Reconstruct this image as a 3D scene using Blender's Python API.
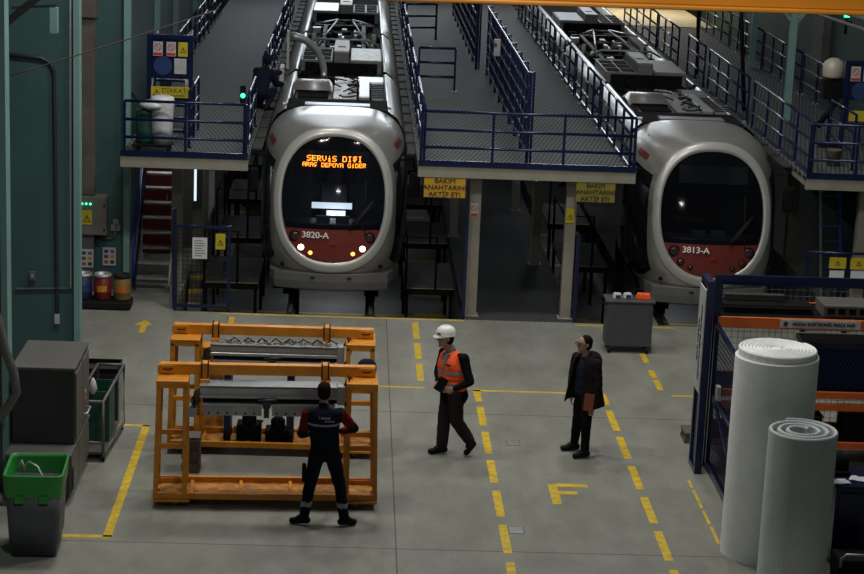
import bpy, bmesh, math, random
from mathutils import Vector, Matrix, Euler
random.seed(7)
PI = math.pi
for o in list(bpy.data.objects): bpy.data.objects.remove(o)
S = bpy.context.scene
COL = S.collection

# ---------------------------------------------------------------- camera, world, lights
YAW, PITCH, ROLL, FPX, CAMZ = .0425759, .23670105, .04098354, 1977.0, 8.8
def cam_axes():
    cy, sy, cp, sp = math.cos(YAW), math.sin(YAW), math.cos(PITCH), math.sin(PITCH)
    f = Vector((sy*cp, cy*cp, -sp)); r = Vector((cy, -sy, 0)); u = r.cross(f)
    return f, math.cos(ROLL)*r + math.sin(ROLL)*u, math.cos(ROLL)*u - math.sin(ROLL)*r
F_, R_, U_ = cam_axes()
cd = bpy.data.cameras.new('camera'); cam = bpy.data.objects.new('camera', cd); COL.objects.link(cam)
cd.sensor_width = 36; cd.lens = FPX*36/864; cd.clip_end = 300
cam.matrix_world = Matrix(((R_.x, U_.x, -F_.x, 0), (R_.y, U_.y, -F_.y, 0), (R_.z, U_.z, -F_.z, CAMZ), (0, 0, 0, 1)))
S.camera = cam
S.view_settings.view_transform = 'Standard'; S.view_settings.look = 'None'
S.view_settings.exposure = 0; S.view_settings.gamma = 1
w = bpy.data.worlds.new('hall_air'); S.world = w; w.use_nodes = True
w.node_tree.nodes['Background'].inputs[0].default_value = (.62, .72, .85, 1)
w.node_tree.nodes['Background'].inputs[1].default_value = .022
def area(name, loc, sx, sy, power, col=(1, .97, .9), rot=(0, 0, 0)):
    l = bpy.data.lights.new(name, 'AREA'); l.shape = 'RECTANGLE'; l.size = sx; l.size_y = sy
    l.energy = power; l.color = col
    o = bpy.data.objects.new(name, l); o.location = loc; o.rotation_euler = rot; COL.objects.link(o); return o
# high bay lamps over the workshop floor
area('high_bay_lamp', (1.0, 12, 12), 1.2, 1.2, 480)
area('high_bay_lamp', (-2.5, 25, 12), 1.2, 1.2, 400)
area('high_bay_lamp', (3.5, 25, 12), 1.2, 1.2, 400)
area('high_bay_lamp', (-1.0, 31.5, 12), 1.2, 1.2, 330)
area('high_bay_lamp', (4.5, 31.5, 12), 1.2, 1.2, 330)
# lamps over the tram bays
for x in (-.4, 6.4):
    area('bay_lamp', (x, 38.5, 11), 1.4, 1.6, 42 if x < 0 else 24, (1, .96, .88))
    area('bay_lamp', (x, 49, 11), .5, 1.6, 55 if x < 0 else 16, (.9, .96, 1))
    area('bay_lamp', (x, 60, 11), .6, 1.6, 80 if x < 0 else 20, (.9, .96, 1))
# lamps far down the hall that graze the rails
area('far_lamp', (-1, 70.5, 8.6), 7, 2.4, 95, (.85, .93, 1), (math.radians(-72), 0, 0)).data.spread = math.radians(70)
area('far_lamp', (7, 70.5, 8.6), 7, 2.4, 85, (.85, .93, 1), (math.radians(-72), 0, 0)).data.spread = math.radians(70)
area('deck_end_lamp', (8.8, 62.5, 5.6), 2, 1, 150, (1, .8, .45))
area('deck_end_lamp', (2.2, 60.5, 5.0), .5, .3, 14, (1, .8, .5))
# strip lamps below the decks, plus added fill for pits and stairs
area('under_deck_light', (-2.9, 46, 2.4), .2, 2, 14, (.9, .95, 1))
area('under_deck_light', (2.4, 52, 2.4), .2, 2, 14, (.9, .95, 1))
area('under_deck_light', (1.5, 38.5, 2.4), .2, 3, 9, (.9, .95, 1))
area('under_deck_light', (-2.3, 39, 2.4), .2, 3, 8, (.9, .95, 1))
area('pit_fill_light', (-.3, 38.8, -.15), 1.6, 2, 9, (.9, .95, 1))  # added light hidden below the tram, brightens the pit floor
area('pit_fill_light', (6.44, 38.8, -.15), 1.6, 2, 7, (.9, .95, 1))  # same added fill below the other tram
area('under_deck_light', (-.3, 45, -.1), 2, 3, 16, (.9, .95, 1))  # added fill deeper in the pit, below the tram body
area('under_deck_light', (-3.6, 37.4, 2.4), .2, .6, 5, (1, .95, .9))  # added under the stairs to brighten what stands behind them
area('under_deck_light', (4.6, 44, 2.4), .2, 3, 16, (.9, .95, 1))

# ---------------------------------------------------------------- materials
MATS = {}
def mat(name, col, rough=.5, metal=0, var=.12, scale=6, bump=0, bscale=60, emit=None, estr=1, spec=.5, coat=0, dirt=None):
    if name in MATS: return MATS[name]
    m = bpy.data.materials.new(name); m.use_nodes = True; nt = m.node_tree; b = nt.nodes['Principled BSDF']
    b.inputs['Roughness'].default_value = rough; b.inputs['Metallic'].default_value = metal
    b.inputs['Specular IOR Level'].default_value = spec; b.inputs['Coat Weight'].default_value = coat
    tc = nt.nodes.new('ShaderNodeTexCoord')
    n = nt.nodes.new('ShaderNodeTexNoise'); n.inputs['Scale'].default_value = scale; n.inputs['Detail'].default_value = 4
    nt.links.new(tc.outputs['Object'], n.inputs['Vector'])
    r = nt.nodes.new('ShaderNodeValToRGB'); r.color_ramp.elements[0].position = .3; r.color_ramp.elements[1].position = .7
    lo = [c*(1-var) for c in col[:3]] if dirt is None else dirt
    r.color_ramp.elements[0].color = (*lo, 1); r.color_ramp.elements[1].color = (*[min(1, c*(1+var)) for c in col[:3]], 1)
    nt.links.new(n.outputs['Fac'], r.inputs['Fac']); nt.links.new(r.outputs['Color'], b.inputs['Base Color'])
    if bump:
        n2 = nt.nodes.new('ShaderNodeTexNoise'); n2.inputs['Scale'].default_value = bscale
        nt.links.new(tc.outputs['Object'], n2.inputs['Vector'])
        bp = nt.nodes.new('ShaderNodeBump'); bp.inputs['Strength'].default_value = bump; bp.inputs['Distance'].default_value = .01
        nt.links.new(n2.outputs['Fac'], bp.inputs['Height']); nt.links.new(bp.outputs['Normal'], b.inputs['Normal'])
    if emit:
        b.inputs['Emission Color'].default_value = (*emit, 1); b.inputs['Emission Strength'].default_value = estr
    MATS[name] = m; return m
def grid_mat(name, ca, cb, cell=.06, rough=.5, metal=.3, axes='XY', thick=.35, ratio=2):
    """expanded-metal diamond lattice"""
    if name in MATS: return MATS[name]
    m = bpy.data.materials.new(name); m.use_nodes = True; nt = m.node_tree; b = nt.nodes['Principled BSDF']
    b.inputs['Roughness'].default_value = rough; b.inputs['Metallic'].default_value = metal; b.inputs['Specular IOR Level'].default_value = .12
    tc = nt.nodes.new('ShaderNodeTexCoord'); sp = nt.nodes.new('ShaderNodeSeparateXYZ'); nt.links.new(tc.outputs['Object'], sp.inputs[0])
    def M(op, a, b_=None):
        n = nt.nodes.new('ShaderNodeMath'); n.operation = op
        for i, v in enumerate((a, b_)):
            if v is None: continue
            if isinstance(v, (int, float)): n.inputs[i].default_value = v
            else: nt.links.new(v, n.inputs[i])
        return n.outputs[0]
    x = M('MULTIPLY', sp.outputs[axes[0]], 1/cell); y = M('MULTIPLY', sp.outputs[axes[1]], 1/(ratio*cell))
    f1 = M('ABSOLUTE', M('SUBTRACT', M('FRACT', M('ADD', x, y)), .5)); f2 = M('ABSOLUTE', M('SUBTRACT', M('FRACT', M('SUBTRACT', x, y)), .5))
    g = M('GREATER_THAN', M('MAXIMUM', f1, f2), .5-thick/2)
    n = nt.nodes.new('ShaderNodeTexNoise'); n.inputs['Scale'].default_value = .8; nt.links.new(tc.outputs['Object'], n.inputs['Vector'])
    mx = nt.nodes.new('ShaderNodeMix'); mx.data_type = 'RGBA'; nt.links.new(g, mx.inputs['Factor'])
    mx.inputs['A'].default_value = (*ca, 1); mx.inputs['B'].default_value = (*cb, 1)
    nt.links.new(mx.outputs['Result'], b.inputs['Base Color'])
    bp = nt.nodes.new('ShaderNodeBump'); bp.inputs['Strength'].default_value = .5; bp.inputs['Distance'].default_value = .01
    nt.links.new(g, bp.inputs['Height']); nt.links.new(bp.outputs['Normal'], b.inputs['Normal'])
    MATS[name] = m; return m
def glass_mat(name, tint, trans, rough=.05):
    m = bpy.data.materials.new(name); m.use_nodes = True; nt = m.node_tree; nt.nodes.clear()
    out = nt.nodes.new('ShaderNodeOutputMaterial'); mx = nt.nodes.new('ShaderNodeMixShader')
    t = nt.nodes.new('ShaderNodeBsdfTransparent'); t.inputs[0].default_value = (*tint, 1)
    p = nt.nodes.new('ShaderNodeBsdfPrincipled'); p.inputs['Base Color'].default_value = (.006, .007, .01, 1); p.inputs['Roughness'].default_value = rough; p.inputs['Specular IOR Level'].default_value = .3
    mx.inputs[0].default_value = 1-trans
    nt.links.new(t.outputs[0], mx.inputs[1]); nt.links.new(p.outputs[0], mx.inputs[2]); nt.links.new(mx.outputs[0], out.inputs[0])
    MATS[name] = m; return m

# workshop floor: grey coated concrete, worn, with dark saw-cut joints
def floor_mat():
    m = mat('coated_concrete', (.235, .24, .215), .42, 0, .10, .45, .08, 30)
    nt = m.node_tree; b = nt.nodes['Principled BSDF']; tc = nt.nodes['Texture Coordinate']
    n = nt.nodes.new('ShaderNodeTexNoise'); n.inputs['Scale'].default_value = 2.2; n.inputs['Detail'].default_value = 9; n.inputs['Roughness'].default_value = .7
    mp = nt.nodes.new('ShaderNodeMapping'); mp.inputs['Scale'].default_value = (1, .45, 1)
    nt.links.new(tc.outputs['Object'], mp.inputs[0]); nt.links.new(mp.outputs[0], n.inputs['Vector'])
    r = nt.nodes.new('ShaderNodeValToRGB'); r.color_ramp.elements[0].position = .33; r.color_ramp.elements[0].color = (.72, .71, .68, 1)
    r.color_ramp.elements[1].position = .6; r.color_ramp.elements[1].color = (1.0, 1.0, 1.0, 1)
    nt.links.new(n.outputs['Fac'], r.inputs['Fac'])
    src = b.inputs['Base Color'].links[0].from_socket
    mx = nt.nodes.new('ShaderNodeMix'); mx.data_type = 'RGBA'; mx.blend_type = 'MULTIPLY'; mx.inputs['Factor'].default_value = 1
    nt.links.new(src, mx.inputs['A']); nt.links.new(r.outputs['Color'], mx.inputs['B']); nt.links.new(mx.outputs['Result'], b.inputs['Base Color'])
    return m
M_floor = floor_mat()
M_yellow = mat('yellow_floor_paint', (.62, .42, .015), .5, 0, .2, 9, dirt=(.42, .30, .03))
M_joint = mat('dark_joint', (.10, .10, .09), .9)
M_steel_blue = mat('navy_paint', (.008, .015, .058), .25, .25, .15)
M_blue_bright = mat('blue_paint', (.02, .05, .30), .35, .1)
M_beige = mat('beige_steel_paint', (.26, .245, .20), .5, 0, .10, 3)
M_teal = mat('teal_wall_paint', (.038, .092, .096), .5, 0, .12, .8)
M_teal_l = mat('pale_and_lit_teal', (.17, .31, .30), .5, 0, .1, 2)  # pale steel; on the left wall trims the paleness is painted-in light
M_green_wall = mat('dark_green_wall', (.05, .09, .08), .6)
M_wall_grey = mat('grey_plaster', (.13, .125, .115), .7)
M_deck = grid_mat('expanded_metal', (.006, .0065, .007), (.115, .122, .132), .08, .7, 0, 'XY', .42, 4.5)
M_checker = grid_mat('checker_plate', (.010, .011, .012), (.065, .068, .072), .1, .6, 0, 'XY', .4)
M_deckplate = mat('dull_steel_plate', (.045, .045, .044), .7, 0, .25, 3, spec=.1)
M_black = mat('black_steel', (.008, .008, .009), .6, 0, spec=.08)
M_rubber = mat('black_rubber', (.009, .009, .009), .7, spec=.2)
M_pit = mat('pit_concrete', (.12, .12, .12), .6, 0, .25, 1.2)
M_silver = mat('silver_body_paint', (.35, .345, .33), .34, .55, .05, 1.5, 0, 60, spec=.5, coat=.12)
M_ring = mat('pale_silver_ring', (.37, .37, .36), .32, .25, .04, 3, coat=.1)
M_bump = mat('grey_bumper', (.13, .13, .128), .42, .3, .06, 2)
M_red = mat('red_front_panel', (.13, .018, .014), .4, 0, .08, 3, coat=.15)
M_glass = glass_mat('tinted_windscreen', (.6, .65, .75), .6, .06)
M_sideglass = mat('black_side_glass', (.006, .007, .009), .08, 0, .1)
M_alu = mat('brushed_aluminium', (.42, .43, .45), .35, .7, .08, 9)
M_alu_dull = mat('dull_aluminium', (.34, .35, .36), .45, .5, .15, 7)
M_roofbox = mat('grey_and_shaded_roof', (.17, .175, .18), .5, .3, .15, 7)  # box grey, also used as the shaded colour of the dimmer tram's covers
M_foil = mat('crumpled_silver_sheet', (.34, .33, .31), .45, .5, .4, 14, .9, 12)
M_cream = mat('cream_lid', (.44, .41, .35), .5, .1, .05)
M_dark = mat('dark_equipment', (.010, .010, .011), .8, 0, .3, 8, spec=.02)
M_vent = mat('vent_grille', (.02, .02, .02), .6, .0, .2, 10)
M_orange = mat('orange_rack_paint', (.60, .235, .012), .45, 0, .12, 5, dirt=(.48, .17, .01))
M_orange_d = mat('scuffed_orange_tray', (.52, .20, .015), .6, 0, .2, 9, dirt=(.13, .07, .03))
M_shelf_o = mat('shelf_orange_red', (.55, .11, .02), .5)
M_crane = mat('crane_orange', (.50, .19, .012), .45, 0, .1, 1)
M_led = mat('amber_led', (1, .3, .02), .5, emit=(1, .25, .02), estr=3.2)
M_warm = mat('headlight_on', (1, .8, .6), .3, emit=(1, .62, .36), estr=5)
M_amber = mat('indicator_on', (1, .4, .1), .3, emit=(1, .28, .05), estr=3.5)
M_lens_off = mat('dark_lamp_lens', (.04, .02, .02), .15)
M_glow = mat('reflection_glow', (1, 1, 1), .3, emit=(.85, .95, 1), estr=1.7)  # glow of the panels that imitate windscreen reflections
M_glow2 = mat('reflection_glow_bright', (1, 1, 1), .3, emit=(.9, .97, 1), estr=4)
M_white_t = mat('white_lettering', (.75, .75, .72), .5)
M_green_l = mat('green_signal_lit', (.1, 1, .4), .3, emit=(.05, 1, .35), estr=3)
M_strip = mat('strip_lamp_lit', (1, 1, 1), .3, emit=(.75, .9, 1), estr=1.1)
M_sign_y = mat('yellow_sign', (.50, .40, .02), .5)
M_sign_dull = mat('dull_yellow_sign', (.20, .17, .02), .6)
M_sign_o = mat('orange_sign', (.50, .27, .02), .5)
M_sign_b = mat('sign_ink', (.02, .02, .02), .6)
M_sign_w = mat('white_sign', (.42, .43, .45), .5)
M_sign_r = mat('red_sign_ink', (.5, .03, .02), .5)
M_sign_bl = mat('blue_sign_ink', (.015, .04, .13), .5)
M_foam = mat('white_foam', (.84, .87, .87), .9, 0, .04, 5, .35, 160)
M_foam2 = mat('pale_grey_green_foam', (.52, .58, .585), .9, 0, .04, 5, .35, 160)
M_greypl = mat('dark_grey_plastic', (.060, .068, .076), .5, 0, .1, 4)
M_greenpl = mat('green_plastic', (.02, .22, .035), .45, 0, .1, 4)
M_dgreen = mat('dark_green_crate', (.008, .06, .04), .55)
M_cabinet = mat('grey_cabinet_steel', (.115, .108, .102), .45, .2, .08, 2)
M_cabdark = mat('dark_cabinet_steel', (.032, .035, .038), .4, .2, .08, 2)
M_hose = mat('grey_hose', (.10, .095, .09), .6, 0, .2, 20)
M_red_cab = mat('dark_red_paint', (.11, .008, .012), .5)
M_cloth_navy = mat('navy_cloth', (.009, .012, .024), .9, 0, .2, 12, .3, 90, spec=.08)
M_cloth_red = mat('dark_red_cloth', (.14, .008, .010), .9, 0, .2, 12, .3, 90, spec=.1)
M_cloth_black = mat('black_cloth', (.006, .006, .008), .9, 0, .25, 12, .3, 90, spec=.08)
M_cloth_brown = mat('black_brown_cloth', (.009, .0075, .007), .85, 0, .3, 12, .4, 60, spec=.12)
M_trouser = mat('charcoal_trousers', (.020, .018, .020), .9, 0, .2, 12, .3, 90, spec=.1)
M_sweater = mat('navy_sweater', (.013, .016, .034), .9, 0, .2, 12, .3, 90, spec=.1)
M_reflect = mat('reflective_tape', (.30, .31, .34), .4, .3)
M_vest = mat('orange_hi_vis', (.95, .10, .012), .7, 0, .12, 8, .3, 40)
M_shirt = mat('grey_shirt', (.16, .17, .18), .85)
M_skin = mat('skin', (.33, .19, .13), .55, 0, .08, 8)
M_hair = mat('black_hair', (.008, .006, .006), .8, 0, .3, 60, spec=.08)
M_shoe = mat('black_leather', (.008, .007, .008), .5, spec=.15)
M_helmet = mat('white_helmet_plastic', (.78, .78, .76), .3, 0, .03)
M_brown = mat('brown_leather', (.19, .05, .022), .5)
M_paper = mat('white_paper', (.62, .64, .68), .7, 0, .05)
M_bag = mat('white_plastic_bag', (.55, .57, .60), .35, 0, .1, 12, .5, 20)
M_rope = mat('brown_cable', (.10, .06, .045), .7)
M_crate_b = grid_mat('blue_crate_holes', (.014, .03, .09), (.004, .008, .03), .055, .5, 0, 'XZ', .5)
M_drum_b = mat('blue_drum', (.010, .02, .08), .4); M_drum_r = mat('red_drum', (.13, .01, .012), .4); M_drum_y = mat('ochre_drum', (.15, .10, .025), .45)
M_chev = mat('chevron_yellow', (.45, .33, .02), .6)
M_orange_tool = mat('orange_tool', (.9, .11, .01), .5)
M_brownp = mat('brown_pillar', (.095, .08, .066), .7, 0, .25, 2)

# ---------------------------------------------------------------- mesh helpers
class MB:
    def __init__(s): s.b = bmesh.new()
    def box(s, c, d, rz=0, m=None, mi=0, taper=None):
        M = Matrix.Translation(c) @ Matrix.Rotation(rz, 4, 'Z')
        if m is not None: M = Matrix.Translation(c) @ m.to_4x4()
        v = []
        for z in (-.5, .5):
            k = 1 if (taper is None or z < 0) else taper
            for x, y in ((-.5, -.5), (.5, -.5), (.5, .5), (-.5, .5)):
                v.append(s.b.verts.new(M @ Vector((x*d[0]*k, y*d[1]*k, z*d[2]))))
        for f in ((3, 2, 1, 0), (4, 5, 6, 7), (0, 1, 5, 4), (1, 2, 6, 5), (2, 3, 7, 6), (3, 0, 4, 7)):
            s.b.faces.new([v[i] for i in f]).material_index = mi
        return s
    def bx(s, a, b, mi=0):
        return s.box([(a[i]+b[i])/2 for i in range(3)], [abs(b[i]-a[i]) for i in range(3)], mi=mi)
    def rings(s, R, closed=True, cap=True, mi=0, smooth=True):
        V = [[s.b.verts.new(p) for p in r] for r in R]; n = len(R[0])
        for i in range(len(V)-1):
            for j in range(n if closed else n-1):
                f = s.b.faces.new((V[i][j], V[i][(j+1) % n], V[i+1][(j+1) % n], V[i+1][j])); f.material_index = mi; f.smooth = smooth
        if cap and closed:
            for q in (V[0][::-1], V[-1]):
                try: s.b.faces.new(q).material_index = mi
                except Exception: pass
        return V
    def tube(s, pts, r, n=8, mi=0, cap=True):
        pts = [Vector(p) for p in pts]; rr = r if isinstance(r, (list, tuple)) else [r]*len(pts)
        R = []; up = None
        for i, p in enumerate(pts):
            d = (pts[min(i+1, len(pts)-1)] - pts[max(i-1, 0)]).normalized()
            if up is None:
                up = Vector((0, 0, 1)) if abs(d.z) < .9 else Vector((0, 1, 0))
            a = d.cross(up).normalized(); b_ = a.cross(d).normalized(); up = b_
            R.append([p + rr[i]*(math.cos(2*PI*k/n)*a + math.sin(2*PI*k/n)*b_) for k in range(n)])
        s.rings(R, True, cap, mi); return s
    def bar(s, a, b_, w, h, mi=0):
        a, b_ = Vector(a), Vector(b_); d = b_-a; L = d.length; y = d.normalized()
        up = Vector((0, 0, 1)) if abs(y.z) < .95 else Vector((0, 1, 0))
        x = y.cross(up).normalized(); z = x.cross(y)
        m = Matrix((x, y, z)).transposed()
        return s.box((a+b_)/2, (w, L, h), m=m, mi=mi)
    def lathe(s, c, prof, n=32, mi=0, axis='Z', cap=True):
        R = []
        for r, h in prof:
            ring = []
            for k in range(n):
                a = 2*PI*k/n; u, v = r*math.cos(a), r*math.sin(a)
                p = {'Z': (u, v, h), 'Y': (u, h, v), 'X': (h, u, v)}[axis]
                ring.append(Vector(c)+Vector(p))
            R.append(ring)
        s.rings(R, True, cap, mi); return s
    def prism(s, pts, z0, z1, mi=0):
        a = [s.b.verts.new((p[0], p[1], z0)) for p in pts]; b_ = [s.b.verts.new((p[0], p[1], z1)) for p in pts]
        n = len(pts); s.b.faces.new(a[::-1]).material_index = mi; s.b.faces.new(b_).material_index = mi
        for i in range(n): s.b.faces.new((a[i], a[(i+1) % n], b_[(i+1) % n], b_[i])).material_index = mi
        return s
    def quad(s, *p, mi=0):
        s.b.faces.new([s.b.verts.new(q) for q in p]).material_index = mi; return s
    def build(s, name, mats, parent=None, bevel=0, fix=True, loc=None):
        if fix: bmesh.ops.recalc_face_normals(s.b, faces=s.b.faces)
        me = bpy.data.meshes.new(name); s.b.to_mesh(me); s.b.free()
        if not isinstance(mats, (list, tuple)): mats = [mats]
        for m in mats: me.materials.append(m)
        o = bpy.data.objects.new(name, me); COL.objects.link(o)
        if parent is not None: o.parent = parent
        if loc is not None: o.location = loc
        if bevel:
            md = o.modifiers.new('bevel', 'BEVEL'); md.width = bevel; md.segments = 2; md.limit_method = 'ANGLE'
        return o
def tag(o, label=None, cat=None, group=None, kind=None):
    if label: o['label'] = label
    if cat: o['category'] = cat
    if group: o['group'] = group
    if kind: o['kind'] = kind
    return o
def thing(name, label, cat, loc=(0, 0, 0), rz=0, group=None):
    o = bpy.data.objects.new(name, None); COL.objects.link(o); o.location = loc; o.rotation_euler = (0, 0, rz)
    o.empty_display_size = .1
    return tag(o, label, cat, group)
def copy_tree(o, parent=None):
    c = o.copy(); COL.objects.link(c); c.parent = parent
    for ch in list(o.children): copy_tree(ch, c)
    return c
def struct(name, mb, m, bevel=0, kind='structure'):
    o = mb.build(name, m, None, bevel); o['kind'] = kind; return o
def text(name, s, size, loc, m, parent=None, rot=(PI/2, 0, 0), ex=.002, align='CENTER', sx=1, bold=0.0, fat=0):
    cu = bpy.data.curves.new(name, 'FONT'); cu.body = s; cu.size = size; cu.extrude = ex; cu.align_x = align; cu.align_y = 'CENTER'; cu.offset = bold
    t = bpy.data.objects.new(name, cu); COL.objects.link(t)
    bpy.context.view_layer.update()
    me = bpy.data.meshes.new_from_object(t.evaluated_get(bpy.context.evaluated_depsgraph_get()))
    bpy.data.objects.remove(t); me.materials.clear(); me.materials.append(m)
    me.transform(Matrix.Diagonal((sx, 1, 1, 1)))
    if fat:
        bm = bmesh.new()
        for k, (dx, dy) in enumerate(((-fat, 0), (fat, 0), (0, -fat*.6), (0, fat*.6))):
            n0 = len(bm.verts); bm.from_mesh(me); bm.verts.ensure_lookup_table()
            for v in bm.verts[n0:]: v.co.x += dx; v.co.y += dy; v.co.z += .0003*k
        bm.to_mesh(me); bm.free()
    o = bpy.data.objects.new(name, me); COL.objects.link(o); o.location = loc; o.rotation_euler = rot
    if parent is not None: o.parent = parent
    return o


# ---------------------------------------------------------------- the hall: floor, pits, decks, walls
DZ = 2.77
struct('floor', MB().bx((-9, 8, -.2), (14, 34.05, 0)), M_floor)
struct('floor', MB().bx((-9, 34.05, -.2), (-3.1, 72, 0)), M_floor)
struct('floor', MB().bx((2.05, 34.05, -.2), (4.0, 72, 0)), M_checker)
struct('floor', MB().bx((9.0, 34.05, -.2), (14, 72, 0)), M_floor)
for a, b in ((-3.1, 2.05), (4.0, 9.0)):
    struct('floor', MB().bx((a-.1, 34.0, -1.2), (b+.1, 72, -1.0)), M_pit)
    struct('trim_1', MB().bx((a, 34.0, -1.0), (b, 34.05, -.201)).bx((a-.08, 34.05, -1.0), (a, 72, -.201)).bx((b, 34.05, -1.0), (b+.08, 72, -.201)), M_pit)
    # rails on steel stilts
    cx = -.34 if a < 0 else 6.44
    t = thing('tram_rail_track', 'steel rail track on stilts over the pit under the tram numbered 38%s' % ('20-A' if a < 0 else '13-A'), 'track', (cx, 34.3, -1.0))
    for sx in (-.72, .72):
        MB().bx((sx-.035, 0, .86), (sx+.035, 36, .98)).bx((sx-.075, 0, .82), (sx+.075, 36, .86)).build('rail', M_deckplate, t)
    for k in range(12):
        for sx in (-.72, .72):
            MB().bx((sx-.07, .4+k*3, 0), (sx+.07, .55+k*3, .82)).bx((sx-.14, .35+k*3, 0), (sx+.14, .6+k*3, .03)).build('stilt', M_black, t)
    mb = MB()
    for k in range(9):
        for s0 in ((a+.12, a+.75), (b-.75, b-.12)):
            mb.bx((s0[0], 36.5+k*1.6, -.999), (s0[1], 36.72+k*1.6, -.997))
    mb.bx((a+.1, 38.0, -.999), (b-.1, 38.1, -.9975))
    struct('floor_marking', mb, M_chev)
struct('wall_back', MB().bx((-9, 72, -1.2), (14, 72.3, 12)), M_wall_grey)
struct('wall_left', MB().bx((-4.75, 35.62, 0), (-4.5, 72, 12)), M_teal)
struct('wall_left', MB().bx((-9, 35.5, 0), (-4.12, 35.62, 12)), M_teal)
struct('wall_left', MB().bx((-6.6, 30.0, 0), (-4.25, 30.1, 12)), M_teal)
struct('wall_left', MB().bx((-9, 8, 0), (-8.8, 35.5, 12)), M_teal)
struct('trim_2', MB().bx((-4.27, 29.9, 0), (-4.18, 30.16, 12)), M_teal_l)  # wall paint made lighter: light on the flange put into the colour
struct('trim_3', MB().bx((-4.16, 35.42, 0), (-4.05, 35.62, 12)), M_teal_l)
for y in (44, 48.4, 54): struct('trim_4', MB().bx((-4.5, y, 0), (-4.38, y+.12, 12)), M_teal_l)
struct('trim_5', MB().bx((-4.40, 24.4, 0), (-4.32, 24.7, 12)), M_teal_l)  # flange in the same lightened teal, its light painted in
struct('trim_6', MB().bx((-4.72, 24.5, 0), (-4.41, 24.8, 12)), M_cabinet, .01)
struct('wall_right', MB().bx((11.3, 8, 0), (11.5, 50, 12)), M_green_wall)
struct('wall_right', MB().bx((11.3, 50, 0), (11.5, 72, 12)), M_green_wall)
for y in (40.2, 47.0): struct('trim_7', MB().bx((11.1, y, 2.8), (11.29, y+1.1, 12)), M_wall_grey)
def deck(x0, x1, name='platform_deck'):
    o = struct('floor', MB().bx((x0, 34.02, DZ-.05), (x1, 66, DZ)), M_deck)
    struct('trim_8', MB().bx((x0, 33.98, 2.565), (x1, 34.06, DZ-.005)).bx((x0, 34.06, 2.565), (x1, 34.14, 2.59)), M_beige, .006)
    mb = MB(); mb.bx((x0, 33.96, DZ), (x1, 33.985, DZ+.1)); struct('trim_9', mb, M_steel_blue)
    mb = MB()
    y = 36.5
    while y < 66: mb.bx((x0+.02, y, 2.58), (x1-.02, y+.1, 2.715)); y += 2.5
    mb.bx((x0+.02, 34.2, 2.6), (x0+.12, 66, 2.715)).bx((x1-.12, 34.2, 2.6), (x1-.02, 66, 2.715)); struct('beam', mb, M_beige)
deck(-4.05, -1.84); deck(1.12, 4.94); deck(7.96, 10.6)
struct('floor', MB().bx((7.97, 59.0, DZ), (10.6, 66, DZ+.02)), mat('cream_concrete', (.5, .46, .36), .7))
# hinged flap plates between railing and tram
for x0, x1 in ((-1.83, -1.66), (.96, 1.11), (4.95, 5.12), (7.78, 7.95)):
    mb = MB(); y = 35.2
    while y < 64: mb.bx((x0, y, DZ-.03), (x1, y+1.1, DZ-.005)); mb.bx((x0-.02 if x0 in (-1.83, 4.95) else x0, y+1.12, DZ-.06), (x1+.02, y+1.16, DZ+.02)); y += 1.2
    struct('floor', mb, M_deckplate)
# columns under the decks
for (x0, x1, y) in ((2.07, 2.27, 34.3), (3.78, 3.97, 34.3), (-3.33, -3.13, 35.9), (3.6, 3.78, 38.6), (-3.05, -2.86, 37.2), (2.07, 2.24, 41), (3.6, 3.78, 44), (2.07, 2.24, 47), (9.05, 9.25, 34.4), (-3.05, -2.86, 43), (9.05, 9.25, 40)):
    struct('column', MB().bx((x0, y, -.001 if x0 > -3.1 or True else 0), (x1, y+.2, 2.56)).bx((x0-.04, y-.04, 0), (x1+.04, y+.24, .02)), M_beige, .005)
# crane girder crossing overhead
g = thing('crane_girder', 'orange overhead crane girder crossing the top of the view', 'crane girder', (0, 16, 7.36))
MB().bx((.1, -.3, 0), (11.2, .3, .9)).bx((.1, -.36, -.035), (11.2, .36, 0)).build('box_girder', M_crane, g, .01)
MB().bx((2.3, -.33, .12), (3.0, -.301, .24)).build('name_plate', M_sign_w, g)
g.rotation_euler = (0, math.radians(-.3), 0)

# painted lines on the workshop floor
mk = MB()
def strip(x0, x1, y0, y1): mk.bx((x0, y0, 0), (x1, y1, .002))
D1 = [(29.74, 29.05), (28.78, 27.82), (27.54, 26.53), (26.25, 25.29), (24.97, 23.98), (23.68, 22.69), (22.39, 21.53)]
for a, b in D1: strip(1.975, 2.085, b, a)
for a, b in [(29.7, 29.06), (28.78, 27.76), (27.48, 26.48), (26.16, 25.18), (24.88, 23.88), (23.59, 22.58), (22.28, 21.32)]: strip(3.945, 4.055, b, a)
for a, b in [(33.77, 32.63), (32.37, 31.37), (31.09, 30.09)]: strip(1.11, 1.22, b, a)
for a, b in [(32.1, 31.54), (31.11, 30.64), (30.52, 29.95)]: strip(4.92, 5.02, b, a)
strip(.3, 1.22, 29.68, 29.75); strip(1.975, 3.99, 29.6, 29.68); strip(5.1, 5.8, 29.62, 29.69)
strip(-2.93, -2.82, 22.9, 27.4); strip(-3.35, -2.82, 27.34, 27.42); strip(-3.42, -2.82, 22.86, 22.96)
strip(-2.1, -2.0, 33.0, 33.75)
for a, b in [(25.6, 25.3), (25.2, 24.5), (24.4, 23.9), (23.8, 23.2)]: strip(4.70, 4.74, b, a)
mk.prism([(2.75, 24.5), (2.87, 24.5), (2.87, 25.3), (2.75, 25.3)], 0, .002); strip(2.87, 3.29, 25.2, 25.33); strip(2.87, 3.12, 24.9, 25.03)
mk.prism([(-3.56, 32.5), (-3.46, 32.5), (-3.46, 33.0), (-3.36, 33.0), (-3.52, 33.35), (-3.68, 33.0), (-3.56, 33.0)], 0, .002)
mk.bx((-2.3, 33.93, 0), (2.04, 34.0, .002)); mk.bx((4.02, 33.86, 0), (5.8, 33.93, .002))
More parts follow.
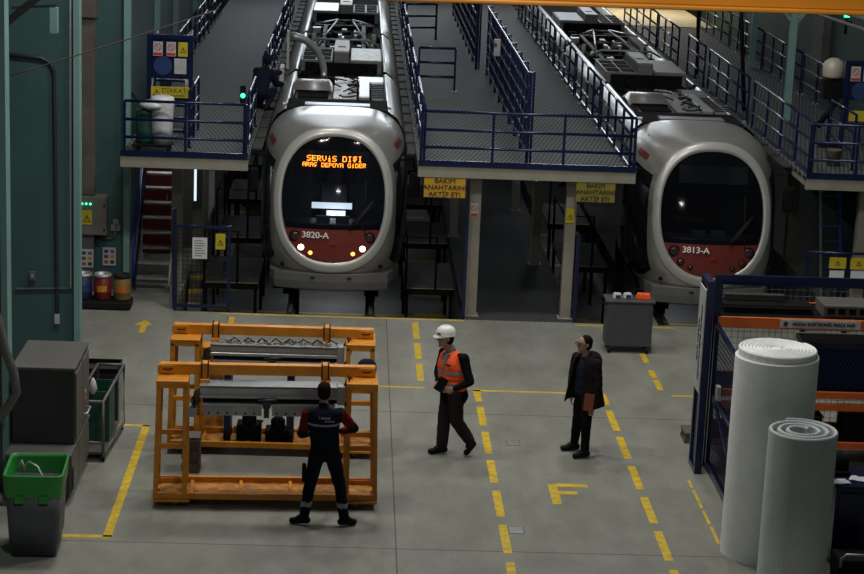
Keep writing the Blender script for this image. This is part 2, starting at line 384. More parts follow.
struct('floor_marking', mk, M_yellow)
jm = MB()
for x in (.66, -5, 6.3): jm.bx((x-.008, 9, 0), (x+.008, 33.9, .001))
for y in (22.75, 28.4): jm.bx((-8, y-.008, 0), (12, y+.008, .001))
struct('floor_joint', jm, M_joint)
for (x, y, l) in ((2.19, 23.5, 'small steel floor plate beside the nearest yellow dash'), (2.41, 27.05, 'small outlined floor plate between the two walking men')):
    t = thing('floor_plate', l, 'floor plate', (x, y, 0)); MB().bx((-.09, -.12, 0), (.09, .12, .004)).build('plate', M_alu_dull if y < 25 else M_floor, t)
    MB().bx((-.1, -.13, 0), (.1, -.12, .004)).bx((-.1, .12, 0), (.1, .13, .004)).bx((-.1, -.12, 0), (-.09, .12, .004)).bx((.09, -.12, 0), (.1, .12, .004)).build('rim', M_joint, t)

# ---------------------------------------------------------------- railings
def railing(name, label, p0, p1, h=.95, n=4, rails=(.95, .63, .32), z0=0, group=None, m=None, r=.026, cat='railing'):
    p0, p1 = Vector(p0), Vector(p1); d = p1-p0; L = d.length; a = math.atan2(d.y, d.x)
    t = thing(name, label, cat, p0, a, group); m = m or M_steel_blue
    for i, z in enumerate(rails):
        pts = [(0, 0, z*h/.95), (L, 0, z*h/.95)]
        MB().tube(pts, r, 8).build('top_rail' if i == 0 else 'mid_rail', m, t)
    for k in range(n):
        x = L*k/(n-1)
        MB().bx((x-.022, -.022, z0), (x+.022, .022, h)).bx((x-.05, -.05, z0), (x+.05, .05, z0+.012)).build('post', m, t)
    return t
railing('guard_rail', 'navy guard rail across the front edge of the left platform', (-3.98, 34.03, DZ), (-1.88, 34.03, DZ), n=3)
railing('guard_rail', 'navy guard rail across the front edge of the middle platform', (1.16, 34.03, DZ), (4.9, 34.03, DZ), n=4)
railing('guard_rail', 'navy guard rail across the front edge of the right platform', (7.98, 34.03, DZ), (10.5, 34.03, DZ), n=4)
def side_rails(x, segs, desc, grp):
    for i, (a, b) in enumerate(segs):
        n = max(2, round((b-a)/1.25)+1)
        o = railing('side_railing', '%s, %s' % (desc, ('nearest length' if i == 0 else 'second length from the front' if i == 1 else 'third length from the front' if i == 2 else 'fourth length from the front' if i == 3 else 'farthest length')), (x, a, DZ), (x, b, DZ), n=n, group=grp)
        c = MB(); c.bx((0, -.012, 0), (b-a, .012, .09)); c.build('toe_board', M_steel_blue, o)
side_rails(-1.92, [(34.16, 37.6), (40.6, 44.8), (45, 49.6), (49.8, 54.5), (54.7, 59)], 'navy side railing of left platform beside the lit tram', 'railings on the left platform edge')
side_rails(1.22, [(34.16, 38.4), (38.7, 43.2), (43.5, 48), (48.3, 53), (53.3, 60)], 'navy side railing of middle platform beside the lit tram', 'railings on the middle platform, left edge')
side_rails(4.84, [(34.16, 38.6), (38.9, 43.4), (43.7, 48.4), (48.7, 53.4), (53.7, 60)], 'navy side railing of middle platform beside the unlit tram', 'railings on the middle platform, right edge')
side_rails(8.06, [(34.16, 39.6), (40.2, 45.0), (45.6, 48.0), (49.5, 53), (53.3, 60)], 'navy side railing of right platform beside the unlit tram', 'railings on the right platform, tram side')
side_rails(10.2, [(40.5, 44.8), (45.0, 49.4), (49.6, 54), (54.2, 59)], 'navy side railing of right platform along the wall', 'railings on the right platform, wall side')
side_rails(-4.0, [(42.5, 47.5), (47.7, 53), (53.2, 58)], 'navy side railing of left platform along the teal wall', 'railings on the left platform, wall side')
railing('loop_barrier', 'short navy three-bar barrier standing out onto the middle platform', (1.36, 43.4, DZ), (2.16, 43.4, DZ), n=2, r=.03)
railing('loop_barrier', 'far short navy barrier at the top of the middle platform', (.98+.3, 53.2, DZ), (2.1, 53.5, DZ), n=2, r=.03)
# tall double fence down the middle platform
def tall_fence(label, x, y0, y1):
    t = thing('tall_fence', label, 'fence', (x, y0, DZ)); L = y1-y0; k = 0; n = round(L/1.5)
    for i in range(n+1):
        y = L*i/n
        MB().bx((-.03, y-.03, 0), (.03, y+.03, 1.62)).bx((.05, y+.04, 0), (.09, y+.08, 1.62)).build('post', M_steel_blue, t)
    for z in (.25, .52, .79, 1.06, 1.33, 1.60):
        MB().bx((-.045, 0, z-.03), (-.03, L, z+.02)).build('rail', M_steel_blue, t)
    mb = MB(); y = .12
    while y < L: mb.bx((.03, y, .15), (.045, y+.02, 1.6)); y += .25
    mb.build('vertical_bars', M_steel_blue, t)
    return t
tall_fence('tall navy double fence along middle platform, near run', 3.06, 34.6, 46.4)
tall_fence('tall navy double fence along middle platform, far run near the crane girder', 2.86, 47.4, 60)
b = thing('control_box', 'small white control box fixed on the tall navy fence', 'box', (2.93, 41.5, 4.0))
MB().box((0, 0, 0), (.13, .2, .34)).build('housing', M_sign_w, b, .01); MB().box((-.04, -.105, .06), (.06, .012, .08)).build('dial', M_greypl, b)

# ---------------------------------------------------------------- signs
def sign(name, label, loc, w_, h_, m, lines, size, ink, rz=0, sx=1, cat='sign', border=False, bold=.0):
    t = thing(name, label, cat, loc, rz)
    MB().bx((-w_/2, 0, -h_/2), (w_/2, .012, h_/2)).build('plate', m, t)
    for i, s in enumerate(lines):
        text('lettering', s, size, (0, -.003, h_/2 - h_*(i+.5)/len(lines)), ink, t, ex=.002, sx=sx, fat=size*.022)
    if border:
        e = .008
        MB().bx((-w_/2, -.003, h_/2-e), (w_/2, 0, h_/2)).bx((-w_/2, -.003, -h_/2), (w_/2, 0, -h_/2+e)).bx((-w_/2, -.003, -h_/2+e), (-w_/2+e, 0, h_/2-e)).bx((w_/2-e, -.003, -h_/2+e), (w_/2, 0, h_/2-e)).build('border', ink, t)
    return t
sign('overhead_sign', 'orange sign reading BAKIM ANAHTARINI under the middle platform, beside the lit tram', (1.6, 33.99, 2.385), .74, .36, M_sign_o, ['BAKIM', 'ANAHTARINI', 'AKTİF ET!'], .115, M_sign_b, border=True, bold=0, sx=1.1)
sign('overhead_sign', 'dull yellow sign reading BAKIM ANAHTARINI under the middle platform, beside the unlit tram', (4.25, 33.99, 2.39), .70, .36, M_sign_dull, ['BAKIM', 'ANAHTARINI', 'AKTİF ET!'], .11, M_sign_b, border=True, bold=0, sx=1.05)
def round_mark(t, x, z, r, ring, dy=-.004, slash=True):
    R = []
    mb = MB()
    for k in range(24):
        a0, a1 = 2*PI*k/24, 2*PI*(k+1)/24
        mb.quad((x+r*math.cos(a0), dy, z+r*math.sin(a0)), (x+r*math.cos(a1), dy, z+r*math.sin(a1)), (x+r*.78*math.cos(a1), dy, z+r*.78*math.sin(a1)), (x+r*.78*math.cos(a0), dy, z+r*.78*math.sin(a0)))
    if slash: mb.box((x, dy, z), (r*1.7, .001, r*.2), m=Matrix.Rotation(math.radians(45), 3, 'Y'))
    mb.build('prohibition_mark', ring, t, fix=False)
def tri_mark(t, x, z, s, m=None, dy=-.004):
    mb = MB()
    P = [(x-s, z-s*.8), (x+s, z-s*.8), (x, z+s*.95)]; Q = [(x-s*.72, z-s*.62), (x+s*.72, z-s*.62), (x, z+s*.62)]
    for i in range(3):
        j = (i+1) % 3; mb.quad((P[i][0], dy, P[i][1]), (P[j][0], dy, P[j][1]), (Q[j][0], dy, Q[j][1]), (Q[i][0], dy, Q[i][1]))
    mb.quad((x-s*.08, dy, z-s*.1), (x+s*.14, dy, z-s*.1), (x+s*.2, dy, z+s*.4), (x-s*.02, dy, z+s*.4)); mb.quad((x-s*.1, dy, z-s*.5), (x+s*.02, dy, z-s*.5), (x+s*.15, dy, z), (x, dy, z))
    mb.build('warning_triangle', m or M_sign_b, t, fix=False)
t = thing('prohibition_sign', 'white prohibition sign with red ring on the column beside the open gate', 'sign', (2.15, 34.28, 1.95))
MB().bx((-.07, 0, -.12), (.07, .01, .12)).build('plate', M_sign_w, t); round_mark(t, 0, .03, .055, M_sign_r); MB().bx((-.06, -.003, -.11), (.06, 0, -.06)).build('red_band', M_sign_r, t)
t = thing('warning_sign', 'small yellow warning sign on the column left of the dull yellow sign', 'sign', (3.86, 34.28, 1.9))
MB().bx((-.08, 0, -.13), (.08, .01, .13)).build('plate', M_sign_y, t); tri_mark(t, 0, -.02, .055)

# mesh gates below the platforms
def mesh_panel(mb, L, z0, z1, step=.1, t=.006, axis='X', y=0):
    x = step
    while x < L-.01: mb.bx((x-t/2, y-t/2, z0), (x+t/2, y+t/2, z1)); x += step
    z = z0+step
    while z < z1-.01: mb.bx((0, y+t/2, z-t/2), (L, y+t*1.5, z+t/2)); z += step
def gate(label, p, L, H, rz, m=None, step=.08, cut=0):
    t = thing('mesh_gate', label, 'gate', p, rz); m = m or M_steel_blue
    MB().bx((0, -.03, 0), (.06, .03, H+cut)).bx((L-.06, -.03, 0), (L, .03, H)).bx((.06, -.025, .06), (L-.06, .025, .11)).bar((.03, 0, H+cut-.03), (L-.03, 0, H-.03), .05, .05).build('frame', m, t)
    mb = MB(); mesh_panel(mb, L, .1, H-.04, step); mb.build('wire_mesh', M_black if cut == 0 else m, t)
    MB().box((L-.1, -.04, H*.55), (.05, .03, .16)).build('latch', M_black, t)
    return t
gt = gate('low mesh gate with paper and yellow sign in front of the left pit', (-3.12, 34.12, 0), 1.0, 1.55, 0)
gate('open navy mesh gate beside the left column of the corridor', (2.03, 34.15, 0), 1.0, 1.7, PI/2-.05, cut=.2)
gate('open navy mesh gate beside the right column of the corridor', (4.02, 34.1, 0), 1.2, 1.45, PI/2, cut=.15)
gate('open blue gate leaf standing against the left beige column', (-3.12, 34.25, 0), 1.1, 1.5, PI/2+.1, m=M_steel_blue, cut=.3)
t = thing('notice_sheet', 'white notice sheet on the low mesh gate of the left pit', 'notice', (-2.66, 34.05, 1.15)); MB().bx((-.13, 0, -.19), (.13, .004, .19)).build('sheet', M_paper, t)
mb = MB()
for i in range(7): mb.bx((-.09, -.003, .13-i*.045), (.09 if i % 3 else .04, -.001, .14-i*.045))
mb.build('printed_lines', M_greypl, t)
t = thing('warning_sign', 'small yellow triangle sign on the low mesh gate of the left pit', 'sign', (-2.3, 34.05, 1.28)); MB().bx((-.085, 0, -.14), (.085, .008, .14)).build('plate', M_sign_y, t); tri_mark(t, 0, -.02, .06)

# mid-height working stands with black railings on both sides of each tram
def stand(label, x0, x1, y0, y1, z):
    t = thing('working_stand', label, 'platform', (x0, y0, z)); L, D = x1-x0, y1-y0
    MB().bx((0, 0, -.05), (L, D, 0)).build('deck_plate', M_deckplate, t)
    MB().bx((-.01, -.04, -.09), (L+.01, 0, .02)).build('edge_beam', M_black, t)
    for (px, py) in ((.05, .05), (L-.05, .05), (.05, D-.05), (L-.05, D-.05)): MB().bx((px-.03, py-.03, -1.0-z), (px+.03, py+.03, -.051)).build('leg', M_black, t)
    r = .022
    MB().tube([(.02, .02, 0), (.02, .02, 1.0), (L*.62, .02, 1.0), (L*.62, .02, 0)], r).build('front_rail', M_black, t)
    MB().tube([(.02, .1, .95), (.02, D, .95)], r).tube([(.02, D, .95), (.02, D, 0)], r).build('side_rail', M_black, t)
    MB().bx((0, .04, .001), (L, .10, .004)).build('yellow_edge', M_chev, t)
    return t
for i, (y0, y1, z, w1, w2) in enumerate(((36.0, 38.3, .05, 'nearest', ''), (39.3, 41.6, .2, 'second', ''), (42.6, 45.0, .35, 'third', ''), (46, 48.5, .5, 'farthest', ''))):
    stand('black railed working stand left of the lit tram, %s of the row' % w1, -2.75, -1.72, y0, y1, z)
    stand('black railed working stand right of the lit tram, %s of the row' % w1, 1.02, 1.95, y0, y1, z)
    if i < 2: stand('black railed working stand left of the unlit tram, %s of the row' % w1, 4.1, 5.0, y0+1.2, y1+1.2, z+.25)
# stairs going down into the left pit with yellow nosings
t = thing('pit_steps', 'narrow steps with yellow striped nosings beside the left column', 'steps', (-3.05, 35.6, -1.0))
for k in range(5): MB().bx((.0, k*.28, 0), (.26, k*.28+.28, .2+k*.2)).build('step', M_pit, t); MB().bx((0, k*.28-.004, .14+k*.2), (.26, k*.28+.05, .202+k*.2)).build('nosing', M_chev, t)
# strip lamps behind the columns
for (x, y, z, h_, l) in ((-3.0, 37.16, 1.9, 1.1, 'vertical lit strip lamp beside the left beige column'), (3.63, 38.56, 2.1, .8, 'vertical lit strip lamp behind the far corridor column'), (2.2, 46.96, 1.8, .6, 'small lit lamp far down the corridor')):
    t = thing('strip_lamp', l, 'lamp', (x, y, z)); MB().box((0, 0, 0), (.07, .05, h_)).build('housing', M_greypl, t); MB().box((0, -.03, 0), (.045, .012, h_-.06)).build('tube', M_strip, t)

# staircase up to the left platform (below deck) and its red locker
t = thing('access_staircase', 'steel access staircase rising under the left platform beside the teal wall', 'staircase', (-3.97, 35.5, 0))
for k in range(10): MB().bx((.04, k*.24, .2+k*.235), (.62, k*.24+.22, .235+k*.235)).build('tread', M_alu_dull, t)
for x in (0.0, .63): MB().bar((x+.015, -.08, .05), (x+.015, 2.4, 2.45), .03, .2).build('stringer', M_alu_dull if x else M_steel_blue, t)
MB().tube([(-.02, 0, .1), (-.02, 0, 1.0), (-.02, 1.6, 2.5)], .022).tube([(-.02, 0, .55), (-.02, 1.9, 2.4)], .018).build('handrail', M_blue_bright, t)
t = thing('red_locker', 'dark red locker standing behind the access staircase', 'locker', (-3.85, 38.6, 0)); MB().bx((-.3, 0, 0), (.25, .5, 2.2)).build('body', M_red_cab, t, .01); MB().bx((-.28, -.02, .05), (.23, 0, 2.15)).build('door', M_red_cab, t, .006); MB().box((.18, -.03, 1.1), (.02, .02, .2)).build('handle', M_alu, t)
t = thing('white_panel', 'pale panel behind the treads of the access staircase', 'panel', (-3.2, 39.2, 0)); MB().bx((-.25, 0, 0), (.3, .06, 2.3)).build('sheet', M_wall_grey, t)

# blue gantry frame with signs on the left platform, its steps
t = thing('sign_gantry', 'navy frame with safety signs at the stair head of the left platform', 'frame', (-3.42, 36.3, DZ))
MB().bx((-.42, -.04, 0), (-.34, .04, 1.85)).bx((.34, -.04, 0), (.42, .04, 1.85)).bx((-.34, -.04, 1.77), (.34, .04, 1.85)).bx((-.34, -.03, .62), (.34, .03, .7)).bx((-.34, -.02, 1.05), (.34, .02, 1.12)).build('frame', M_steel_blue, t)
MB().bx((-.34, -.01, 1.12), (.34, .01, 1.77)).build('back_board', M_steel_blue, t)
for x in (-.22, 0.02):
    q = MB().bx((x-.085, -.03, 1.46), (x+.085, -.012, 1.72)).build('prohibition_sign', M_sign_w, t); round_mark(q, x, 1.62, .065, M_sign_r, -.032); MB().bx((x-.08, -.032, 1.47), (x+.08, -.03, 1.52)).build('red_band', M_sign_r, q)
q = MB().bx((.15, -.03, 1.46), (.32, -.012, 1.72)).build('warning_sign', M_sign_y, t); tri_mark(q, .235, 1.58, .06, dy=-.032)
MB().lathe((-.13, -.012, 1.28), [(.17, 0), (.17, -.014)], 24, axis='Y').build('round_blue_sign', M_sign_bl, t)
MB().bx((.08, -.026, 1.14), (.3, -.012, 1.42)).build('paper_sheet', M_sign_w, t)
q = MB().bx((-.34, -.045, .7), (.36, -.031, .9)).build('caution_banner', M_sign_y, t); tri_mark(q, -.24, .79, .07, dy=-.047)
text('lettering', 'DİKKAT', .12, (.08, -.047, .83), M_sign_b, q, bold=0); text('lettering', 'YÜKSEKTE ÇALIŞMA', .045, (.06, -.047, .74), M_sign_b, q)
t = thing('blue_steps', 'blue steps with pale handrails behind the sign frame', 'steps', (-3.5, 36.6, DZ))
for k in range(5): MB().bx((-.3, k*.26, .0+k*.2), (.3, k*.26+.24, .04+k*.2)).build('tread', M_steel_blue, t)
for x in (-.33, .33): MB().bar((x, 0, 0), (x, 1.4, 1.0), .04, .14).build('stringer', M_steel_blue, t); MB().tube([(x, -.1, .75), (x, 1.4, 1.75)], .02).tube([(x, -.1, .4), (x, 1.4, 1.4)], .02).build('handrail', M_alu, t)
railing('stair_side_rail', 'navy rail with white highlights right of the sign frame', (-2.95, 35.0, DZ), (-2.95, 37.0, DZ), n=3, h=1.0)

# cleaning trolley
t = thing('cleaning_trolley', 'cleaning trolley with white bag on the left platform behind the front rail', 'trolley', (-3.5, 34.5, DZ))
MB().bx((-.38, -.2, .1), (.3, .25, .15)).build('tray', M_black, t, .01)
MB().lathe((.12, 0, .15), [(.17, 0), (.19, .3), (.2, .62), (.22, .75), (.19, .82), (.12, .84)], 20).build('waste_bag', M_bag, t)
MB().lathe((-.18, .02, .12), [(.14, 0), (.16, .1), (.17, .6), (.16, .62)], 16).build('green_bucket', M_dgreen, t)
MB().tube([(-.42, 0, 1.02), (-.18, 0, .72), (.02, 0, .6)], .018).build('handle', M_black, t)
MB().lathe((-.02, 0, .8), [(.24, -.02), (.27, .04), (.2, .09), (.02, .1)], 18).build('clear_bag_rim', M_bag, t)
for (x, y) in ((-.3, -.15), (.24, -.15), (-.3, .2), (.24, .2)): MB().lathe((x, y, .06), [(.06, -.02), (.06, .02)], 14, axis='X').build('wheel', M_rubber, t)

# ---------------------------------------------------------------- left wall fittings
t = thing('switch_cabinet', 'grey electrical cabinet with three green lamps on the teal wall', 'electrical cabinet', (-4.68, 35.3, 1.42))
MB().bx((-.26, -.05, -.36), (.24, .19, .36)).build('body', M_wall_grey, t, .008); MB().bx((-.25, -.075, -.35), (.23, -.05, .35)).build('door', M_wall_grey, t, .006)
for k in range(3): MB().lathe((-.2+k*.075, -.075, .22), [(.02, 0), (.018, -.02), (.008, -.026)], 12, axis='Y').build('green_lamp', M_green_l, t)
q = MB().bx((-.21, -.083, -.16), (-.02, -.076, .1)).build('warning_label', M_sign_y, t); tri_mark(q, -.115, -.05, .075, dy=-.085)
for z in (.2, -.25): MB().box((.2, -.085, z), (.02, .02, .05)).build('lock', M_black, t)
struct('column', MB().bx((-4.92, 35.28, 1.8), (-4.66, 35.49, 12)).bx((-4.95, 35.2, 5.0), (-4.62, 35.5, 5.3)), M_brownp)
struct('column', MB().bx((-4.95, 35.3, 0), (-4.68, 35.49, 1.05)), M_cabinet)
for i, x in enumerate((-4.8, -4.42)):
    t = thing('picture_notice', 'sheet of six small pictures on the teal wall, %s' % ('left one under the cabinet' if i == 0 else 'right one'), 'notice', (x, 35.27 if i == 0 else 35.47, .62)); MB().bx((-.12, 0, -.17), (.12, .005, .17)).build('sheet', M_sign_w, t)
    for a in (-.055, .055):
        for b_ in (-.1, 0, .1): MB().bx((a-.035, -.003, b_-.03), (a+.035, 0, b_+.03)).build('picture', [M_sign_r, M_greypl, M_sign_bl, M_dgreen, M_orange, M_joint][int(a > 0)*3+int(b_*10+1)], t)
t = thing('socket_pair', 'pair of wall sockets with conduit right of the switch cabinet', 'socket', (-4.3, 35.44, 1.18)); MB().bx((-.09, 0, -.07), (0, .05, .05)).bx((.01, 0, -.07), (.08, .05, .05)).bx((-.05, 0, .06), (.05, .04, .14)).build('housing', M_alu_dull, t, .005)
MB().tube([(-.02, .02, -.08), (-.02, .02, -.16), (-.08, .02, -.22), (-.42, .02, -.22)], .02).build('conduit', M_cabinet, t)
# conduits on the front fin wall
def P30(x, z): return (x, 29.97, z)
t = thing('wall_conduit', 'dark bent conduit running down the near teal wall to a white plug', 'conduit', (-4.57, 29.97, 1.25))
MB().tube([(-.75, 0, 3.72), (-.2, 0, 3.68), (-.06, 0, 3.62), (.0, 0, 3.48), (.03, 0, 0), (.03, 0, -.3)], .03).build('pipe', M_cabdark, t); MB().box((.03, -.01, -.38), (.08, .06, .16)).build('plug', M_sign_w, t, .01)
t = thing('wall_conduit', 'thin grey conduit framing the right edge of the near teal wall', 'conduit', (-4.32, 29.97, 1.2))
MB().tube([(0, 0, 8), (0, 0, .17), (-.85, 0, .13)], .018).build('pipe', M_alu_dull, t)
t = thing('wall_telephone', 'small grey wall box above the conduit on the near teal wall', 'wall box', (-4.91, 29.97, 1.55)); MB().box((0, -.02, 0), (.1, .07, .15)).build('housing', M_cabinet, t, .015); MB().box((0, -.06, .01), (.05, .012, .06)).build('cover', M_alu_dull, t)
t = thing('lamp_bracket', 'pale teal bracket hanging from a dark beam at the top left', 'bracket', (-4.18, 27, 6.0)); MB().bx((.02, -.06, -.34), (.12, .06, .0)).build('plate', M_teal_l, t); MB().bar((-.5, 0, -.02), (.1, 0, .03), .06, .04).build('arm', M_cabdark, t)
t = thing('roof_brace', 'dark diagonal brace in the top left corner', 'brace', (-4.75, 26, 5.75)); MB().bar((-.4, 0, -.35), (.9, 0, .75), .14, .1).build('beam', M_cabdark, t)
c1 = MB(); c1.tube([(-4.4+.262*k, 25, 5.32+.093*k-.012*math.sin(PI*k/10)) for k in range(11)], .009, 6)
tag(c1.build('hanging_cable', M_rope), 'thin brown cable hanging across the top left corner', 'cable')

# drums on their pallet
t = thing('spill_pallet', 'black spill pallet under the three coloured drums', 'pallet', (-4.36, 34.15, 0)); MB().bx((-.52, -.22, .02), (.5, .25, .15)).build('tray', M_rubber, t, .02); MB().bx((-.48, -.19, .15), (.46, .22, .16)).build('grid', M_black, t)
for x, m, c in ((-4.68, M_drum_b, 'blue'), (-4.34, M_drum_r, 'red'), (-4.0, M_drum_y, 'ochre')):
    t = thing('waste_drum', '%s waste drum with open black rim on the spill pallet' % c, 'drum', (x-.03, 34.16, .161)); MB().lathe((0, 0, 0), [(.145, 0), (.15, .02), (.15, .12), (.156, .13), (.15, .14), (.15, .38), (.13, .4)], 28).build('body', m, t)
    MB().lathe((0, 0, .4), [(.155, 0), (.16, .03), (.14, .06), (.12, .05), (.118, 0)], 28).build('rim', M_rubber if c == 'ochre' else M_alu_dull, t)
    mb = MB(); R = []
    for z in (.15, .26): R.append([(.153*math.sin(a), -.153*math.cos(a), z) for a in [(-.6+1.2*k/8) for k in range(9)]])
    mb.rings(R, False, False); mb.build('label_patch', {'blue': M_sign_bl, 'red': M_drum_r, 'ochre': M_shelf_o}[c] if c != 'red' else M_orange, t)

# ---------------------------------------------------------------- left foreground: cabinets, trolley, bin, hose
t = thing('machine_cabinet', 'large grey steel cabinet with closed lid in the left foreground', 'cabinet', (-3.98, 25.05, .68))
MB().bx((-.29, -.66, 0), (.5, .62, .98)).build('body', M_cabdark, t, .008)
MB().bx((-.30, -.67, .985), (.51, .63, 1.02)).build('lid', M_cabinet, t, .006)
MB().bx((.5, -.6, .05), (.52, -.02, .93)).build('door', M_cabinet, t, .005); MB().bx((.5, .02, .05), (.52, .57, .93)).build('door', M_cabinet, t, .005)
MB().tube([(.55, -.35, .32), (.62, -.35, .32), (.62, -.05, .32), (.55, -.05, .32)], .014).build('handle', M_alu, t)
MB().box((.52, .2, .45), (.02, .1, .05)).box((.52, .2, .35), (.02, .06, .05)).build('button_panel', M_orange, t)
t = thing('base_cabinet', 'dark grey base cabinet on castors under the large steel cabinet', 'cabinet', (-3.98, 24.95, 0))
MB().bx((-.29, -.98, .1), (.5, .75, .66)).build('body', M_cabdark, t, .008); MB().bx((-.31, -1.0, .64), (.52, .77, .675)).build('top', M_cabinet, t, .006)
MB().bx((.5, -.9, .14), (.515, -.3, .6)).build('door', M_cabinet, t, .004); MB().bx((.5, -.25, .14), (.515, .7, .6)).build('door', M_cabinet, t, .004)
MB().box((-.0, -1.0, .5), (.12, .03, .05)).build('handle', M_black, t)
mb = MB()
for k in range(6): mb.box((.52, -.85, .2+k*.05), (.012, .1, .02))
mb.build('vent_slots', M_dark, t)
for (x, y) in ((-.2, -.85), (.42, -.85), (.42, .65), (-.2, .65)): MB().lathe((x, y, .05), [(.05, -.02), (.05, .02)], 14, axis='X').build('castor', M_rubber, t)
t = thing('crate_trolley', 'grey tube trolley holding a dark green crate beside the steel cabinet', 'trolley', (-3.3, 26.5, 0)); t.scale = (1, .95, 1)
r = .022
MB().tube([(.02, -.85, .08), (.02, -.85, .86), (.12, .75, .95), (.12, .75, .1), (.02, -.85, .1)], r).tube([(-.35, -.85, .08), (-.35, -.85, .86), (-.25, .75, .95), (-.25, .75, .1)], r).tube([(-.35, -.85, .86), (.02, -.85, .86)], r).tube([(-.35, -.85, .28), (.02, -.85, .28)], r).tube([(-.25, .75, .95), (.12, .75, .95)], r).tube([(-.3, 0, .12), (.08, 0, .12)], r).build('tube_frame', M_cabinet, t)
MB().bx((-.33, -.8, .1), (.05, .7, .13)).build('shelf', M_cabinet, t)
for (x, y) in ((-.33, -.8), (.02, -.8), (.1, .7), (-.25, .7)): MB().lathe((x, y, .045), [(.045, -.015), (.045, .015)], 14, axis='X').build('castor', M_rubber, t)
t = thing('green_crate', 'dark green plastic crate standing in the tube trolley', 'crate', (-3.46, 26.5, .131)); MB().bx((-.16, -.3, 0), (.2, .3, .02)).bx((-.16, -.3, .02), (.2, -.28, .72)).bx((-.16, .28, .02), (.2, .3, .72)).bx((-.16, -.28, .02), (-.14, .28, .72)).bx((.18, -.28, .02), (.2, .28, .72)).build('shell', M_dgreen, t)
t = thing('black_tool_chest', 'black open topped chest behind the tube trolley', 'chest', (-3.47, 27.5, 0)); t.scale = (1, 1, .87)
MB().bx((-.3, -.25, .1), (.2, .28, .92)).build('body', M_cabdark, t, .008); MB().bx((-.3, -.25, .92), (.2, -.23, 1.0)).bx((-.3, .26, .92), (.2, .28, 1.0)).bx((-.3, -.23, .92), (-.28, .26, 1.0)).bx((.18, -.23, .92), (.2, .26, 1.0)).build('rim', M_black, t)
for k in range(4): MB().bx((.2, -.2, .14+k*.19), (.212, .24, .31+k*.19)).build('drawer', M_alu_dull, t)
for (x, y) in ((-.25, -.2), (.15, -.2), (.15, .22), (-.25, .22)): MB().lathe((x, y, .05), [(.05, -.015), (.05, .015)], 14, axis='X').build('castor', M_rubber, t)
t = thing('plastic_bag', 'white crumpled plastic bag hanging on the trolley handle', 'bag', (-3.45, 25.95, 1.0)); mb = MB(); mb.lathe((0, 0, 0), [(.01, .12), (.04, .06), (.06, -.03), (.03, -.1), (.005, -.12)], 9); mb.build('bag', M_bag, t)
# bin
def rrect(a, b_, r, z, n=5):
    P = []
    for sx, sy, a0 in ((1, -1, -90), (1, 1, 0), (-1, 1, 90), (-1, -1, 180)):
        for k in range(n+1):
            an = math.radians(a0+90*k/n); P.append((sx*(a-r)+r*math.cos(an), sy*(b_-r)+r*math.sin(an), z))
    return P
t = thing('waste_bin', 'grey waste bin with bright green rim in the bottom left corner', 'bin', (-3.66, 22.5, 0), .05); t.scale = (1.06, 1.0, 1.16)
mb = MB(); mb.rings([rrect(.25, .34, .05, 0.02), rrect(.255, .345, .05, .14), rrect(.275, .37, .06, .15), rrect(.303, .413, .07, .70)], cap=True); mb.build('body', M_greypl, t)
mb = MB(); mb.rings([rrect(.305, .415, .07, .66), rrect(.315, .425, .07, .69), rrect(.33, .44, .08, .88), rrect(.335, .445, .08, .90), rrect(.31, .42, .07, .905), rrect(.30, .41, .07, .86), rrect(.27, .38, .06, .45)], cap=False); mb.build('rim', M_greenpl, t)
for x in (-.15, .12): MB().bx((x-.05, -.44, .61), (x+.05, -.415, .69)).build('rim_clip', M_greenpl, t)
t2 = thing('scrap_metal', 'bent metal scraps lying inside the green rimmed bin', 'scrap', (-3.64, 22.5, .78)); MB().bx((-.27, -.37, -.12), (.27, .37, -.04)).build('waste', M_greenpl, t2); MB().tube([(-.2, .1, .16), (-.12, .1, .26), (-.02, .06, .22), (.12, -.1, .04)], .016).tube([(-.24, .0, .2), (-.2, .02, .3), (-.16, 0, .18)], .02).build('strap', M_alu_dull, t2)
# thick hose
hs = MB(); hs.tube([(-4.4, 23.6, 5.0), (-4.39, 23.6, 3.4), (-4.42, 23.6, 2.95), (-4.30, 23.6, 2.5), (-4.2, 23.6, 2.1), (-4.11, 23.6, 1.85), (-4.08, 23.6, 1.6), (-4.2, 23.6, 1.38), (-4.36, 23.5, 1.2), (-4.6, 23.4, 1.05)], .058, 14)
t = thing('thick_hose', 'thick grey hose curving down in the left foreground', 'hose'); hs.build('tube', M_hose, t)
mb = MB(); mb.lathe((-4.4, 23.6, 2.9), [(.07, 0), (.085, .03), (.085, .15), (.07, .18)], 16); mb.build('coupling', M_hose, t)
#MORE

# ---------------------------------------------------------------- trams
def spow(v, p): return math.copysign(abs(v)**p, v)
def outline(a, zb, zt, n, N=96):
    zc, b_ = (zb+zt)/2, (zt-zb)/2
    return [(a*spow(math.sin(2*PI*k/N), 2/n), zc - b_*spow(math.cos(2*PI*k/N), 2/n)) for k in range(N)]   # k=0 bottom, N/4 right, N/2 top
def yface(x, z):
    s = max(0, (z-.95)/2.2); return .62*s**1.7 + .17*x*x
N = 128
def lerp(a, b_, t): return a+(b_-a)*t
def nose_station(t):
    """t=0 outer edge of the ring, t=1 full body section 2.15 m behind the tip"""
    e = 1-(1-t)**4.2; eb = 1-(1-t)**12
    A = outline(lerp(1.07, 1.36, e), lerp(.67, .42, eb), lerp(3.2, 3.25, 1-(1-t)**2.0), lerp(2.35, 3.6, e), N)
    B = outline(lerp(1.07, 1.36, e), lerp(.67, .42, eb), lerp(3.2, 3.25, 1-(1-t)**2.0), lerp(2.35, 5.5, eb), N)
    A = [B[k] if (k < N//4 or k > 3*N//4) else A[k] for k in range(N)]
    return [(x, lerp(yface(x, z), 2.9, t) , z) for x, z in A]
